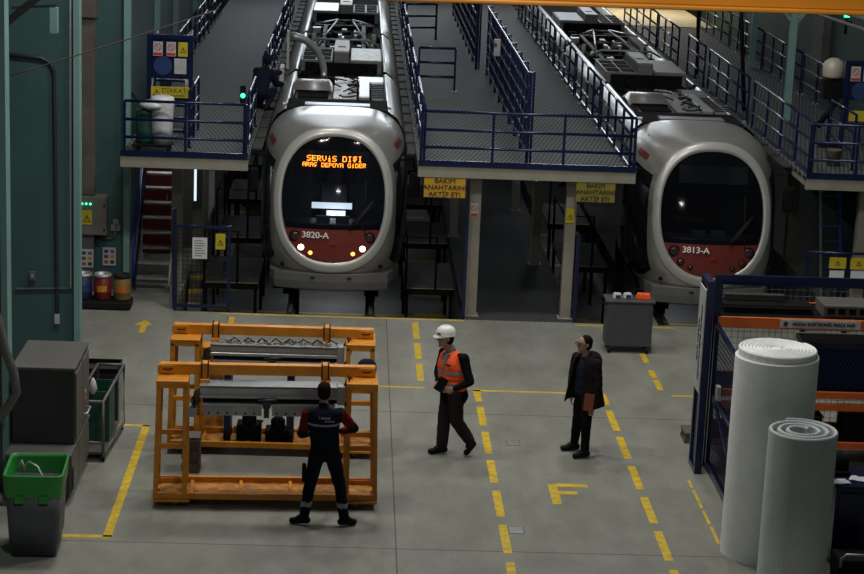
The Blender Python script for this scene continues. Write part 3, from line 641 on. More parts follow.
SECT = [(1.34, .42), (1.36, 1.3), (1.35, 2.3), (1.32, 2.62), (1.26, 2.86), (1.15, 3.05), (.99, 3.17), (.94, 3.16), (.93, 2.98)]
def build_tram(loc, number, lit, label):
    T = thing('tram', label, 'tram', loc)
    # nose shell
    mb = MB(); mb.rings([nose_station(t) for t in (0, .01, .025, .05, .09, .14, .2, .28, .37, .47, .58, .7, .82, .92, 1)], cap=False); sh = mb.build('nose_shell', M_silver, T)
    # ring around the windscreen
    def ringst(a, zb, zt, dy): return [(x, yface(x, z)+dy, z) for x, z in outline(a, zb, zt, 2.35, N)]
    mb = MB(); mb.rings([ringst(1.08, .66, 3.21, .03), ringst(1.07, .67, 3.20, -.015), ringst(1.04, .70, 3.17, -.03), ringst(.98, .78, 3.11, -.035), ringst(.93, .85, 3.05, -.028), ringst(.915, .865, 3.035, .03)], cap=False); mb.build('windscreen_ring', M_ring, T)
    O = 0
    def patch(z0, z1, dy, ny=26, nx=24):
        def halfw(z):
            z = min(max(z, .8601), 3.0449); u = abs((z-1.9525)/1.0925); return .925*(max(0, 1-u**2.35))**(1/2.35)
        R = []
        for j in range(ny+1):
            z = z0+(z1-z0)*j/ny; h = halfw(z)
            R.append([((-1+2*i/nx)*h, yface((-1+2*i/nx)*h, z)+dy, z) for i in range(nx+1)])
        m = MB(); m.rings(R, closed=False, cap=False); return m
    patch(1.44, 3.044, -.008).build('windscreen', M_glass, T)
    patch(.861, 1.45, -.013, 14).build('red_panel', M_red, T)
    patch(2.8, 3.044, .006, 8).build('display_housing', M_black, T)
    # cab interior behind the glass
    cab = MB().bx((-1.0, 1.95, 1.0), (1.0, 2.0, 3.1)).bx((-1.05, .45, .95), (1.05, 2.0, 1.0)).build('cab_bulkhead', M_greypl, T)
    MB().bx((-.4, 1.935, 1.0), (.4, 1.95, 2.6)).build('cab_door', M_cabdark, cab)
    dash = [(-.85, .62), (-.7, .42), (-.3, .3), (.3, .3), (.7, .42), (.85, .62), (.85, .85), (-.85, .85)]
    d_ = MB().prism(dash, 1.25, 1.5).build('dashboard', M_cabdark, T, .02)
    q = MB(); q.bx((-.3, .5, 1.5), (-.05, .6, 1.6)).bx((.05, .5, 1.5), (.3, .6, 1.6)); q.build('console_screen', M_greypl, d_)
    MB().bx((-.28, 1.25, 1.15), (.28, 1.7, 1.3)).bx((-.26, 1.65, 1.3), (.26, 1.78, 2.0)).bx((-.15, 1.68, 2.0), (.15, 1.76, 2.25)).build('driver_seat', M_cabdark, T, .03)
    if lit:
        lo = area('cab_fill_light', (0, 1.5, 3.0), .6, .3, 1.6, (.85, .93, 1)); lo.parent = T  # added fill light, lifts the dark tone behind the windscreen
        MB().box((-.03, 1.2, 1.66), (.74, .03, .11)).build('reflection_panel', M_glow, T)  # glowing panel added in place of a reflection on the windscreen
        MB().box((.05, 1.0, 1.56), (.34, .02, .09)).build('reflection_panel', M_glow2, T)  # second added panel, the brighter spot of that reflection
    # destination display
    G = {'S': '01111 10000 10000 01110 00001 00001 11110', 'E': '11111 10000 10000 11110 10000 10000 11111', 'R': '11110 10001 10001 11110 10100 10010 10001', 'V': '10001 10001 10001 10001 10001 01010 00100',
         'i': '00100 00000 00100 01110 00100 00100 01110', 'D': '11110 10001 10001 10001 10001 10001 11110', 'I': '01110 00100 00100 00100 00100 00100 01110', 's': '01111 10000 01110 00001 11110 00100 01100',
         'A': '01110 10001 10001 11111 10001 10001 10001', 'c': '01111 10000 10000 10000 01111 00100 01100', 'P': '11110 10001 10001 11110 10000 10000 10000', 'O': '01110 10001 10001 10001 10001 10001 01110',
         'Y': '10001 10001 01010 00100 00100 00100 00100', 'G': '01111 10000 10000 10011 10001 10001 01111', 'K': '00100 00000 01110 00100 00100 00100 01110'}
    def led(s, x0, z0, px, pz, parent):
        mb = MB()
        for ci, ch in enumerate(s):
            if ch == ' ': continue
            for r_, row in enumerate(G[ch].split()):
                for c_, b_ in enumerate(row):
                    if b_ == '1':
                        x = x0+(ci*6+c_)*px; z = z0-r_*pz; y = yface(x, z)-.032
                        mb.box((x, y, z), (px*.92, .008, pz*.92))
        return mb.build('led_text', M_led, parent)
    dh = MB(); R = []
    for z in (2.50, 2.60, 2.70, 2.80): R.append([(x, yface(x, z)-.022, z) for x in [-.62+1.24*i/14 for i in range(15)]])
    dh.rings(R, False, False); disp = dh.build('destination_display', M_sideglass, T)
    if lit:
        led('SERViS DIsI', -.485, 2.715, .0152, .0135, disp)
        led('ARAc DEPOYA GKDER', -.56, 2.598, .0112, .0105, disp)
    # numbers, lamps and mark on the red panel
    def front(x, z, dy=-.03): return (x, yface(x, z)+dy, z)
    def slope(x, z): return math.atan2(yface(x, z+.05)-yface(x, z-.05), .1)
    text('fleet_number', number, .155, front(-.30, 1.35, -.045), M_white_t, T, rot=(PI/2+slope(0, 1.2)*-1, 0, math.atan(.34*-.32)), fat=.003, sx=1.05)
    mb = MB(); x, z = 0.02, 1.07+.16
    mb.quad(front(x-.075, z-.05), front(x+.075, z-.05), front(x, z+.075)) if False else mb.b.faces.new([mb.b.verts.new(front(*p)) for p in ((-.06, 1.18), (.10, 1.18), (.02, 1.31))])
    mb.build('triangle_mark', mat('bright_red_mark', (.19, .012, .01), .5), T, fix=False)
    def lamp(x, z, r, m, on_name):
        y = yface(x, z)
        q = MB().lathe((x, y-.02, z), [(r*1.25, .03), (r*1.25, 0), (r*1.0, -.012), (r, .0)], 20, axis='Y').build('lamp_bezel', M_black, T)
        MB().lathe((x, y-.025, z), [(r, .01), (r*.9, -.012), (r*.4, -.022)], 20, axis='Y').build(on_name, m, q)
    for s in (-1, 1):
        lamp(s*.665, 1.31, .085, M_lens_off, 'position_lens')
        lamp(s*.55, 1.12, .058, M_warm if lit else M_lens_off, 'headlight')
        lamp(s*.38, 1.03, .04, M_amber if lit else M_lens_off, 'indicator')
    # bumper skirt
    def sk(z, g, y0=0): 
        P = []
        for k in range(25):
            u = -1+2*k/24; x = (1.12+g)*u; P.append((x, y0+.17*x*x+(.0 if abs(u) < .92 else (abs(u)-.92)*2.2), z))
        for k in range(25):
            u = 1-2*k/24; P.append(((1.12+g)*u, 1.1, z))
        return P
    mb = MB(); mb.rings([sk(.33, -.05, .06), sk(.36, -.02, .0), sk(.50, 0, -.02), sk(.64, -.01, -.015), sk(.655, -.01, -.01), sk(.66, -.02, .05)], smooth=False); q = mb.build('bumper', M_bump, T)
    for s in (-.33, .33): MB().box((s, -.015, .58), (.08, .02, .022)).build('tow_slot', M_black, q)
    for s in (-.88, .88): MB().lathe((s, yface(s, .72)-.03, .79), [(.04, .03), (.04, 0), (.01, -.004)], 14, axis='Y').build('tow_eye', M_black, T)
    # wiper
    w_ = MB(); w_.tube([front(.3, 1.46, -.05), front(.45, 1.62, -.06), front(.66, 1.86, -.06)], .016).tube([front(.3, 1.5, -.05), front(.72, 1.95, -.05)], .022); w_.build('wiper', M_rubber, T)
    MB().tube([front(.58, 1.4, -.04), front(.57, 2.3, -.04)], .008).build('wiper_rod', M_rubber, T)
    # side glass of the cab and its lower curve, red wedge
    for s in (-1, 1):
        def side(k0, k1, t0, t1, out, nk=14, nt=8):
            R = []
            for j in range(nt+1):
                st = nose_station(lerp(t0, t1, j/nt)); row = []
                for i in range(nk+1):
                    kf = lerp(k0, k1, i/nk); ka = int(kf) % N; kb = (ka+1) % N; f = kf-int(kf)
                    p = [lerp(st[ka][q_], st[kb][q_], f) for q_ in range(3)]; row.append((s*(p[0]+out), p[1]-out*.3, p[2]))
                R.append(row)
            m = MB(); m.rings(R, False, False); return m
        side(20, 41, .05, .74, .012).build('cab_side_window', M_sideglass, T)
        side(43.8, 46.0, .2, .42, .014, 6, 6).build('red_flash', M_red, T)
        # mirror
        a = MB().tube([(s*1.22, .85, 2.62), (s*1.42, .8, 2.65), (s*1.45, .78, 2.45)], .025).build('mirror_arm', M_black, T)
        MB().box((s*1.46, .78, 2.18), (.19, .14, .46)).build('camera_mirror', M_black, T, .04)
    # roof behind the hood: body modules
    mods = [(2.9, 8.4), (8.8, 16.0), (16.4, 28)]
    for mi_, (ya, yb) in enumerate(mods):
        R = []
        P = SECT + [(-x, z) for x, z in SECT[::-1]]
        for y in (ya, ya+.02, yb-.02, yb): R.append([(x*(.985 if y in (ya, yb) and mi_ else 1), y, z) for x, z in P])
        mb = MB(); mb.rings(R, closed=False, cap=False); body = mb.build('body_shell', M_silver, T)
        MB().bx((-.935, ya, 2.94), (.935, yb, 2.985)).build('roof_deck', M_dark, body)
        MB().bx((-1.28, ya, .40), (1.28, yb, .44)).build('underframe', M_black, body)
        for s in (-1, 1):
            MB().bx((s*1.318, ya+.05, 1.25), (s*1.333, yb-.05, 2.3)).build('window_band', M_sideglass, body)
            MB().bx((s*1.30, ya+.02, 2.42), (s*1.333, yb-.02, 2.56)).build('red_stripe', M_red, body)
            y = ya+1.2
            while y+1.3 < yb:
                MB().bx((s*1.325, y, .5), (s*1.338, y+1.3, 2.4)).build('door_leaf', M_bump, body)
                MB().bx((s*1.336, y+.12, 1.0), (s*1.343, y+.55, 2.2)).bx((s*1.336, y+.75, 1.0), (s*1.343, y+1.18, 2.2)).build('door_glass', M_sideglass, body)
                y += 3.2
    for y0 in (8.4, 16.0):
        P = [(x*.94, .45+(z-.42)*.97) for x, z in SECT] + [(-x*.94, .45+(z-.42)*.97) for x, z in SECT[::-1]]; R = []
        for k in range(9): R.append([(x*(1 if k % 2 else .96), y0+.4*k/8, z) for x, z in P])
        mb = MB(); mb.rings(R, closed=False, cap=False); mb.bx((-1.1, y0+.02, .5), (1.1, y0+.38, 2.9)); mb.build('bellows', M_rubber, T)
    # roof equipment behind the hood; covers of the dimmer tram coloured darker for weaker light
    MB().bx((-.97, 2.92, 3.0), (.97, 4.2, 3.19)).build('front_recess_panel', M_dark, T)
    MB().bx((-.62, 3.05, 3.19), (.62, 3.4, 3.245)).build('light_bar', M_alu, T)
    for s in (-1, 1): MB().box((s*1.0, 3.1, 3.22), (.07, .12, .05)).build('roof_marker_lamp', M_alu, T)
    MB().bx((-.85, 4.25, 3.0), (-.12, 6.2, 3.18)).build('left_hvac_base', M_vent, T)
    mb = MB()
    for k in range(7): mb.bx((-.8, 4.32+k*.11, 3.18), (-.2, 4.37+k*.11, 3.215))
    mb.build('louvre', M_dark, T)
    R = []
    for x in (-.95, -.86, -.2, -.12):
        R.append([(x, 5.1+1.25*j/8, 3.15+(.22 if -.9 < x < -.15 else .1)*math.sin(PI*min(1, .12+j/8*.8))) for j in range(9)])
    mb = MB(); mb.rings(R, False, False); mb.build('curved_cover', M_silver, T)
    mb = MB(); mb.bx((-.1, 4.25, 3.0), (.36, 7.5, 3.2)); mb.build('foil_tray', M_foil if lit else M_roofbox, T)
    mb = MB(); rnd = random.Random(3)
    for k in range(9):
        p = [(rnd.uniform(-.08, .34), 4.4+k*.33, 3.23)]
        for j in range(5): p.append((min(.4, max(-.2, p[-1][0]+rnd.uniform(-.18, .18))), p[-1][1]+rnd.uniform(-.12, .16), 3.23+rnd.uniform(0, .05)))
        MB().tube(p, .015, 6).build('cable', M_rubber, T)
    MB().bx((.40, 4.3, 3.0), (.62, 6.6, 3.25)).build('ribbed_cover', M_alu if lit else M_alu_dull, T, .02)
    MB().bx((.66, 4.3, 3.0), (.9, 6.6, 3.21)).build('side_cover', M_roofbox, T, .02)
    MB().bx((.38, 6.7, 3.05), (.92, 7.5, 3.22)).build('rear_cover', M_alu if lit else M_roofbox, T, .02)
    mb = MB()
    for k in range(8): mb.bx((.66, 4.4+k*.26, 3.215), (.92, 4.46+k*.26, 3.235))
    mb.build('cover_ribs', M_vent, T)
    # second equipment row; its lids too carry the light difference in their colour
    def row(y0, tag_, cx=0, flip=False):
        f = -1 if flip else 1
        b1 = MB().bx((f*-.9, y0, 2.99), (f*-.2, y0+2.2, 3.3)).build('grille_box', M_roofbox, T, .015)
        mb = MB()
        for i in range(2):
            for k in range(3): mb.bx((f*(-.86+i*.33), y0+.1+k*.7, 3.3), (f*(-.57+i*.33), y0+.62+k*.7, 3.312))
        mb.build('grille', M_dark, b1)
        b2 = MB().bx((f*-.17, y0+.2, 2.99), (f*.17, y0+2.5, 3.46)).build('centre_box', M_roofbox, T, .015)
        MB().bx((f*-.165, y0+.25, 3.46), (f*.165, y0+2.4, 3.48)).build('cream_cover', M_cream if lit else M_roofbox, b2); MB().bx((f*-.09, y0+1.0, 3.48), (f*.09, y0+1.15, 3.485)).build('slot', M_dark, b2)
        b3 = MB().bx((f*.2, y0, 2.99), (f*.9, y0+2.3, 3.3)).build('flat_box', M_roofbox, T, .015)
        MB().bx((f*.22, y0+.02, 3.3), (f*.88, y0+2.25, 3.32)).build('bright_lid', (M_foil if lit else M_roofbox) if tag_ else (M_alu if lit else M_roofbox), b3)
        MB().bx((-.8, y0-.03, 3.0), (.8, y0-.005, 3.25)).build('front_plate', M_dark, T)
    row(9.45, True)
    row(20.2, False, flip=True)
    # recess clutter between
    mb = MB()
    for k in range(16):
        x, y = rnd.uniform(-.75, .75), rnd.uniform(7.9, 9.1); MB().box((x, y, 3.03), (rnd.uniform(.06, .3), rnd.uniform(.1, .5), rnd.uniform(.06, .14))).build('roof_fitting', M_dark, T)
    # pantograph, folded
    pg = MB().bx((-.75, 13.2, 3.0), (.75, 13.35, 3.12)).bx((-.75, 18.4, 3.0), (.75, 18.55, 3.12)).bx((-.55, 13.2, 3.05), (-.45, 18.5, 3.12)).bx((.45, 13.2, 3.05), (.55, 18.5, 3.12)).build('pantograph_base', M_black, T)
    MB().tube([(-.62, 13.6, 3.15), (-.2, 18.2, 3.28), (.2, 18.2, 3.28), (.62, 13.6, 3.15)], .022).tube([(-.2, 18.2, 3.3), (-.75, 16.4, 3.35)], .02).tube([(.2, 18.2, 3.3), (.75, 16.4, 3.35)], .02).build('pantograph_arm', M_alu, pg)
    for y in (13.0,): MB().tube([(-.85, y+.1, 3.22), (-.6, y, 3.36), (.6, y, 3.36), (.85, y+.1, 3.22)], .025).build('pantograph_bow', M_alu_dull, pg)
    mb = MB()
    for k in range(60):
        x, y = rnd.uniform(-.85, .85), rnd.uniform(12.6, 19.8); MB().box((x, y, 3.04), (rnd.uniform(.05, .25), rnd.uniform(.1, .5), rnd.uniform(.06, .2))).build('roof_fitting', M_dark if k % 5 else M_alu_dull, T)
    for (x, y) in ((-.75, 15.4), (.75, 15.6), (-.7, 13.9), (.7, 13.9)): MB().lathe((x, y, 3.0), [(.06, 0), (.05, .05), (.07, .08), (.05, .12), (.06, .2), (.03, .22)], 12).build('insulator', M_cream if y > 14 else M_alu, T)
    # bogie
    for by in (1.8, 12, 22):
        bg = MB().bx((-.62, by-.9, .30), (.62, by+.9, .42)).bx((-.98, by-.8, .2), (-.84, by+.8, .42)).bx((.84, by-.8, .2), (.98, by+.8, .42)).build('bogie_frame', M_black, T)
        for x in (-.74, .74):
            for y in (by-.6, by+.6): MB().lathe((x, y, .29), [(.29, -.06), (.31, -.04), (.29, -.02), (.29, .06), (.1, .08)], 24, axis='X').build('wheel', M_dark, bg)
    for x in (-.74, .74):
        MB().box((x, .8, .22), (.26, .3, .24)).lathe((x-.22, .75, .24), [(.06, -.09), (.06, .09)], 12, axis='X').box((x+.02, .7, .05), (.1, .12, .1)).build('sand_box', M_dark, T)
    return T
tramL = build_tram((-.35, 34.5, 0), '3820-A', True, 'silver tram with lit amber destination display and headlights on, numbered 3820-A')
tramR = build_tram((6.44, 34.25, 0), '3813-A', False, 'silver tram with unlit front behind the parts rack, numbered 3813-A')

# curved extraction pipe over the lit tram
t = thing('extraction_pipe', 'bright curved metal pipe arching down onto the roof of the lit tram', 'pipe', (-1.2, 41.9, 3.22))
MB().tube([(-.22+.74*math.sin(PI/2*k/12), .3-.9*(k/12)**2, .04+.74*math.cos(PI/2*k/12)) for k in range(13)], [.09-.0022*k for k in range(13)], 14).build('tube', M_alu, t)
MB().bx((-.3, .24, .1), (-.25, .34, .9)).build('wooden_prop', M_cream, t); MB().bx((-.42, -.3, -.2), (-.34, .3, .18)).build('white_bracket', M_sign_w, t)

# things on the right platform
t = thing('round_lamp', 'white dome on a black stand at the right platform rail', 'lamp', (9.12, 37.5, DZ+.05)); MB().lathe((0, 0, 1.3), [(.19, 0), (.21, .04), (.21, .2), (.17, .31), (.08, .37), (.01, .38)], 24).build('dome', M_cream, t)
MB().bx((-.2, -.15, .9), (.2, .15, 1.29)).build('mount', M_black, t, .02); MB().tube([(0, 0, 0), (0, 0, .95)], .03).tube([(.1, -.1, .9), (-.25, -.1, .35)], .06).build('stem', M_black, t); MB().lathe((0, 0, 0), [(.22, 0), (.22, .03)], 20).build('base', M_black, t)
t = thing('sign_gantry', 'navy frame with safety signs on the right platform at the picture edge', 'frame', (9.66, 37.0, DZ))
MB().bx((-.45, -.04, 0), (-.37, .04, 1.75)).bx((.37, -.04, 0), (.45, .04, 1.75)).bx((-.37, -.04, 1.67), (.37, .04, 1.75)).bx((-.37, -.02, 1.0), (.37, .02, 1.67)).bx((-.37, -.03, .5), (.37, .03, .56)).build('frame', M_steel_blue, t)
for x in (-.24, .0): 
    q = MB().bx((x-.09, -.035, 1.36), (x+.09, -.02, 1.64)).build('prohibition_sign', M_sign_w, t); round_mark(q, x, 1.53, .07, M_sign_r, -.037); MB().bx((x-.08, -.037, 1.37), (x+.08, -.035, 1.42)).build('red_band', M_sign_r, q)
MB().lathe((-.12, -.02, 1.17), [(.17, 0), (.17, -.014)], 24, axis='Y').build('round_blue_sign', M_sign_bl, t); MB().bx((-.3, -.035, .6), (.3, -.02, .8)).build('caution_banner', M_sign_y, t)
railing('stair_side_rail', 'navy rail beside the sign frame of the right platform', (9.0, 35.0, DZ), (9.0, 36.9, DZ), n=3, h=1.0)
t = thing('paint_bucket', 'dull bucket standing on the right platform by the front rail', 'bucket', (8.75, 35.4, DZ)); MB().lathe((0, 0, 0), [(.12, 0), (.14, .28), (.15, .3), (.13, .3), (.12, .2)], 20).build('body', M_brownp, t)
# wall side: steel posts with brackets and pipes, green beacon
for (x, y, l) in ((9.03, 40.9, 'pale teal steel post with angled bracket on the right platform, nearer one'), (10.0, 49.8, 'slim pale teal steel post on the right platform behind the nearer one'), (10.45, 53.6, 'farthest pale teal steel post on the right platform')):
    t = thing('steel_post', l, 'post', (x, y, DZ)); MB().bx((-.07, -.07, 0), (.07, .07, 3.6)).build('post', M_teal_l, t); MB().bar((0, 0, 2.0), (.75, 0, 2.9), .08, .08).bar((-.5, 0, 2.6), (0, 0, 2.0), .06, .06).build('bracket', M_teal_l, t)
t = thing('pipe_run', 'pair of dull grey pipes sloping along the right wall', 'pipe', (9.3, 40, 5.2)); MB().tube([(-.6, 6, .1), (1.8, -4, -.3)], .05).tube([(-.6, 6, -.1), (1.8, -4, -.52)], .04).build('pipes', M_alu_dull, t)
t = thing('signal_beacon', 'small green lit beacon under the pipes at the upper right', 'beacon', (10.15, 41, 4.95)); MB().tube([(0, 0, -.35), (0, 0, 0)], .03).tube([(-.12, 0, -.1), (.12, 0, -.1)], .02).build('stem', M_black, t); MB().lathe((0, 0, 0), [(.06, 0), (.06, .06), (.03, .1)], 14).build('lens', M_green_l, t)
t = thing('signal_beacon', 'small green lit signal box on the left platform rail', 'beacon', (-1.96, 34.25, DZ+.95)); MB().bx((-.05, -.05, 0), (.05, .05, .3)).build('housing', M_black, t); MB().lathe((0, -.05, .13), [(.042, 0), (.035, -.02), (.01, -.03)], 14, axis='Y').build('lens', M_green_l, t)
for k, x in enumerate((8.29, 8.25)):
    t = thing('lift_pole', 'black sloping pole beside the unlit tram, %s' % ('nearer the tram' if k == 0 else 'upper one near the beam'), 'pole', (x+.06, 42 if k == 0 else 48, DZ)); MB().tube([(.0, 0, 0), (-.3 if k == 0 else -.1, .2, 3.2)], .045).build('pole', M_black, t)

# ---------------------------------------------------------------- orange transport racks
def cart_rack(label, loc, rz):
    T = thing('transport_rack', label, 'rack', loc, rz, None); T.scale = (1, 1, .955 if rz else .93)
    for s in (-1, 1):
        c = s*1.2
        fr = MB()
        for (y, k) in ((.04, 1), (.62, 1)):
            for e in (-1, 1): fr.bar((c+e*.185+s*.02, y, .12), (c+e*.165, y, 1.70), .06, .07)
            fr.bx((c-.2, y-.035, 1.66), (c+.2, y+.035, 1.735)).bx((c-.16, y-.025, .82), (c+.16, y+.025, .89)).bx((c-.18, y-.03, .12), (c+.2, y+.03, .2))
        fr.build('end_frame', M_orange, T, .006)
        MB().bx((c-.205, .0, 1.735), (c+.205, .66, 1.765)).build('top_plate', M_orange, T, .012)
        MB().bx((c-.23, -.03, .085), (c+.23, .28, .119)).bx((c-.23, .42, .085), (c+.23, .7, .119)).build('foot_plate', M_orange, T, .008)
        for (x, y) in ((c-.05*s, .08), (c-.05*s, .58)):
            w_ = MB().bx((x-.045, y-.04, .07), (x+.045, y+.04, .085)).bx((x-.03, y-.03, .03), (x-.022, y+.03, .07)).bx((x+.022, y-.03, .03), (x+.03, y+.03, .07)).build('castor_fork', M_alu_dull, T)
            MB().lathe((x, y, .042), [(.042, -.018), (.042, .018)], 18, axis='X').build('wheel', M_orange_d, w_)
    b = MB().bx((-1.375, .30, 1.766), (1.375, .42, 1.91)).build('top_beam', M_orange, T, .006)
    for s in (-1, 1):
        MB().bx((s*1.28-.12, .285, 1.785), (s*1.28+.09, .2995, 1.895)).build('end_plate', M_orange, b, .004)
        MB().tube([(s*1.27-.06, .282, 1.845), (s*1.27, .275, 1.835), (s*1.27+.06, .282, 1.85)], .008, 6).build('latch_pin', M_black, b)
    MB().bx((-1.4, -.0, .12), (1.4, .05, .205)).bx((-1.4, .62, .12), (1.4, .67, .215)).build('side_rail', M_orange, T, .004)
    MB().bx((-1.36, .05, .12), (1.36, .62, .135)).build('tray_floor', M_orange_d, T)
    for x in (-.95, -.32, .32, .95): MB().bx((x-.02, .05, .135), (x+.02, .62, .17)).build('tray_rib', M_orange, T)
    for x in (-.8, .73):
        h = MB().bx((x-.055, .275, 1.64), (x+.055, .293, 1.92)).bx((x-.055, .275, 1.915), (x+.055, .44, 1.93)).bx((x-.06, .22, 1.6), (x+.06, .274, 1.72)).build('hanger', M_orange, T, .004)
        MB().tube([(x-.04, .268, 1.74), (x-.04, .262, 1.94), (x-.04, .45, 1.94)], .008, 6).tube([(x+.04, .268, 1.74), (x+.04, .262, 1.94), (x+.04, .45, 1.94)], .008, 6).build('u_bolt', M_black, h)
        MB().box((x, .215, 1.66), (.02, .01, .05)).build('bolt', M_sign_w, h)
    return T
def device(label, loc, rz, extra):
    T = thing('door_drive_unit', label, 'machine part', loc, rz); T.scale = (1, 1, .955 if rz else .93)
    mb = MB(); prof = [(.0, 1.52), (.0, 1.56), (.012, 1.57), (.012, 1.585), (0, 1.595), (0, 1.655), (.03, 1.68), (.30, 1.68), (.30, 1.52)]
    mb.rings([[(x, .06+y, z) for y, z in prof] for x in (-.86, .90)], smooth=False); mb.build('aluminium_profile', M_alu, T)
    MB().bx((-.86, .055, 1.676), (.9, .1, 1.69)).build('bright_edge', M_foil if extra else M_alu, T)
    MB().bx((-.82, .1, 1.455), (.88, .34, 1.515)).build('dark_channel', M_black, T)
    for a, b_ in ((-.82, -.06), (.04, .86)):
        q = MB().bx((a, .02, 1.43), (b_, .2, 1.452)).build('lower_rail', M_alu, T)
        MB().bx((a+.02, .03, 1.29), (b_-.01, .05, 1.43)).build('carrier_plate', M_alu_dull, q)
        x = a+.08
        while x < b_-.05:
            MB().lathe((x, .03, 1.325), [(.014, .0), (.014, -.003)], 10, axis='Y').build('hole', M_black, q); x += .115
    MB().box((-.01, .05, 1.45), (.1, .14, .08)).box((-.01, .0, 1.36), (.07, .05, .16)).tube([(-.12, .02, 1.5), (.12, .02, 1.52)], .018).build('coupling', M_cabdark, T)
    rn = random.Random(9)
    mb = MB()
    for k in range(7):
        z = 1.48+.03*k; mb.tube([(-.84, .08, z), (-.92, .02, z-.05), (-.93-.02*(k % 3), .03, z-.16), (-.86, .08, z-.2)], .01, 6)
    mb.build('cable_bundle', M_rubber, T); MB().box((-.95, .06, 1.33), (.12, .1, .12)).build('connector_box', M_alu_dull, T)
    MB().box((.93, .14, 1.58), (.1, .2, .26)).build('end_cap', M_alu_dull, T, .01)
    MB().tube([(.99, .15, 1.7), (1.06, .2, 1.8), (1.1, .2, 1.72), (1.04, .16, 1.5), (.98, .12, 1.42)], .014, 6).tube([(.97, .1, 1.7), (1.02, .1, 1.85), (1.06, .12, 1.6)], .012, 6).build('cable_loop', M_rubber, T)
    if extra:
        for k in range(34):
            x = -.7+k*.044; MB().box((x+rn.uniform(-.01, .01), .2+rn.uniform(-.05, .07), 1.705), (rn.uniform(.02, .05), rn.uniform(.03, .1), rn.uniform(.02, .06))).build('bright_fitting', M_foil, T)
        mb = MB()
        for k in range(8):
            x = -.6+k*.19; mb.tube([(x, .15, 1.72), (x+.06, .2, 1.76), (x+.14, .12, 1.73)], .011, 6)
        mb.build('wiring', M_rubber, T)
    return T
cart_rack('orange wheeled rack nearest the camera, the worker stands at it', (-1.0, 24.05, 0), .045)
cart_rack('orange wheeled rack standing behind the first one', (-1.03, 26.15, 0), .0)
device('long aluminium drive unit hung from the front orange rack', (-1.0, 24.05, 0), .045, False)
device('aluminium drive unit with bright fittings hung from the rear orange rack', (-1.03, 26.15, 0), 0, True)
t = thing('blue_machine', 'navy framed machine with black units standing in the tray of the rear orange rack', 'machine', (-1.1, 26.27, .128))
for x in (-.55, .32): MB().bx((x-.05, .1, 0), (x+.05, .2, 1.02)).bx((x-.05, .4, 0), (x+.05, .48, 1.02)).build('leg', M_steel_blue, t)
MB().bx((-.7, .08, 1.02), (.9, .5, 1.1)).bx((-.6, .05, .62), (.75, .12, .74)).build('frame', M_steel_blue, t, .006)
for x, h_ in ((-.25, .22), (.15, .15)):
    q = MB().box((x, .25, h_/2+.02), (.34, .3, h_)).lathe((x, .25, h_+.02), [(.1, 0), (.1, .12), (.06, .16)], 16).build('black_unit', M_black, t, .01)
    MB().tube([(x-.2, .1, h_), (x-.1, .08, h_-.06), (x, .09, h_+.1)], .012, 6).tube([(x+.2, .1, h_+.1), (x+.1, .08, h_), (x, .09, h_+.12)], .012, 6).build('cable', M_rubber, q)
MB().bx((-.5, .15, 1.1), (.7, .45, 1.14)).build('dark_top', M_dark, t)
MB().tube([(.78, .2, 1.1), (.86, .2, .85), (.8, .2, .6)], .03).build('hose', M_alu_dull, t)
t = thing('orange_block', 'orange block on the floor behind the left end of the rear orange rack', 'box', (-1.95, 27.1, 0)); MB().bx((-.16, 0, 0), (.2, .3, 1.25)).build('body', M_orange_d, t, .01); MB().bx((-.17, -.01, 1.25), (.21, .31, 1.28)).build('cap', M_orange, t)
t = thing('brown_crate', 'dark brown crate standing behind the left end of the front orange rack', 'crate', (-2.08, 25.35, 0)); MB().bx((-.1, 0, 0), (.13, .3, .5)).build('body', M_brownp, t)
mb = MB()
for k in range(3): mb.bx((-.11, -.012, .04+k*.16), (.14, 0, .14+k*.16))
mb.build('slats', M_brownp, t)

# ---------------------------------------------------------------- foam rolls
def spiral(r0, r1, turns, th, h, step=None, n=26, top=None):
    mb = MB(); R = []; m = int(turns*n)
    for k in range(m+1):
        a = 2*PI*k/n; r = r0+(r1-r0)*k/m; c, s = math.cos(a+.6), math.sin(a+.6)
        ht = h if top is None else top(k/m)
        R.append([((r-th)*c, (r-th)*s, 0), (r*c, r*s, 0), (r*c, r*s, ht-.015), ((r-.012)*c, (r-.012)*s, ht), ((r-th+.012)*c, (r-th+.012)*s, ht), ((r-th)*c, (r-th)*s, ht-.015)])
    mb.rings(R, smooth=False); return mb
t = thing('foam_roll', 'tall white foam roll standing behind the shorter roll', 'foam roll', (5.19, 22.95, 0))
spiral(.1, .49, 9, .038, 2.64).build('rolled_sheet', M_foam, t)
spiral(.485, .52, 1.15, .03, 2.52, n=60, top=lambda u: 2.52+.06*u).build('outer_wrap', M_foam, t)
MB().lathe((0, 0, 0), [(.12, 0), (.12, 2.62), (.01, 2.63)], 24).build('core', M_foam, t)
t = thing('foam_roll', 'shorter grey white foam roll with open spiral end in the right foreground', 'foam roll', (5.25, 21.62, 0))
spiral(.14, .45, 3.2, .045, 2.03, n=48).build('rolled_sheet', M_foam2, t)
MB().lathe((0, 0, 0), [(.11, 0), (.11, 1.7), (.02, 1.71)], 30).build('inner_wraps', M_foam2, t)

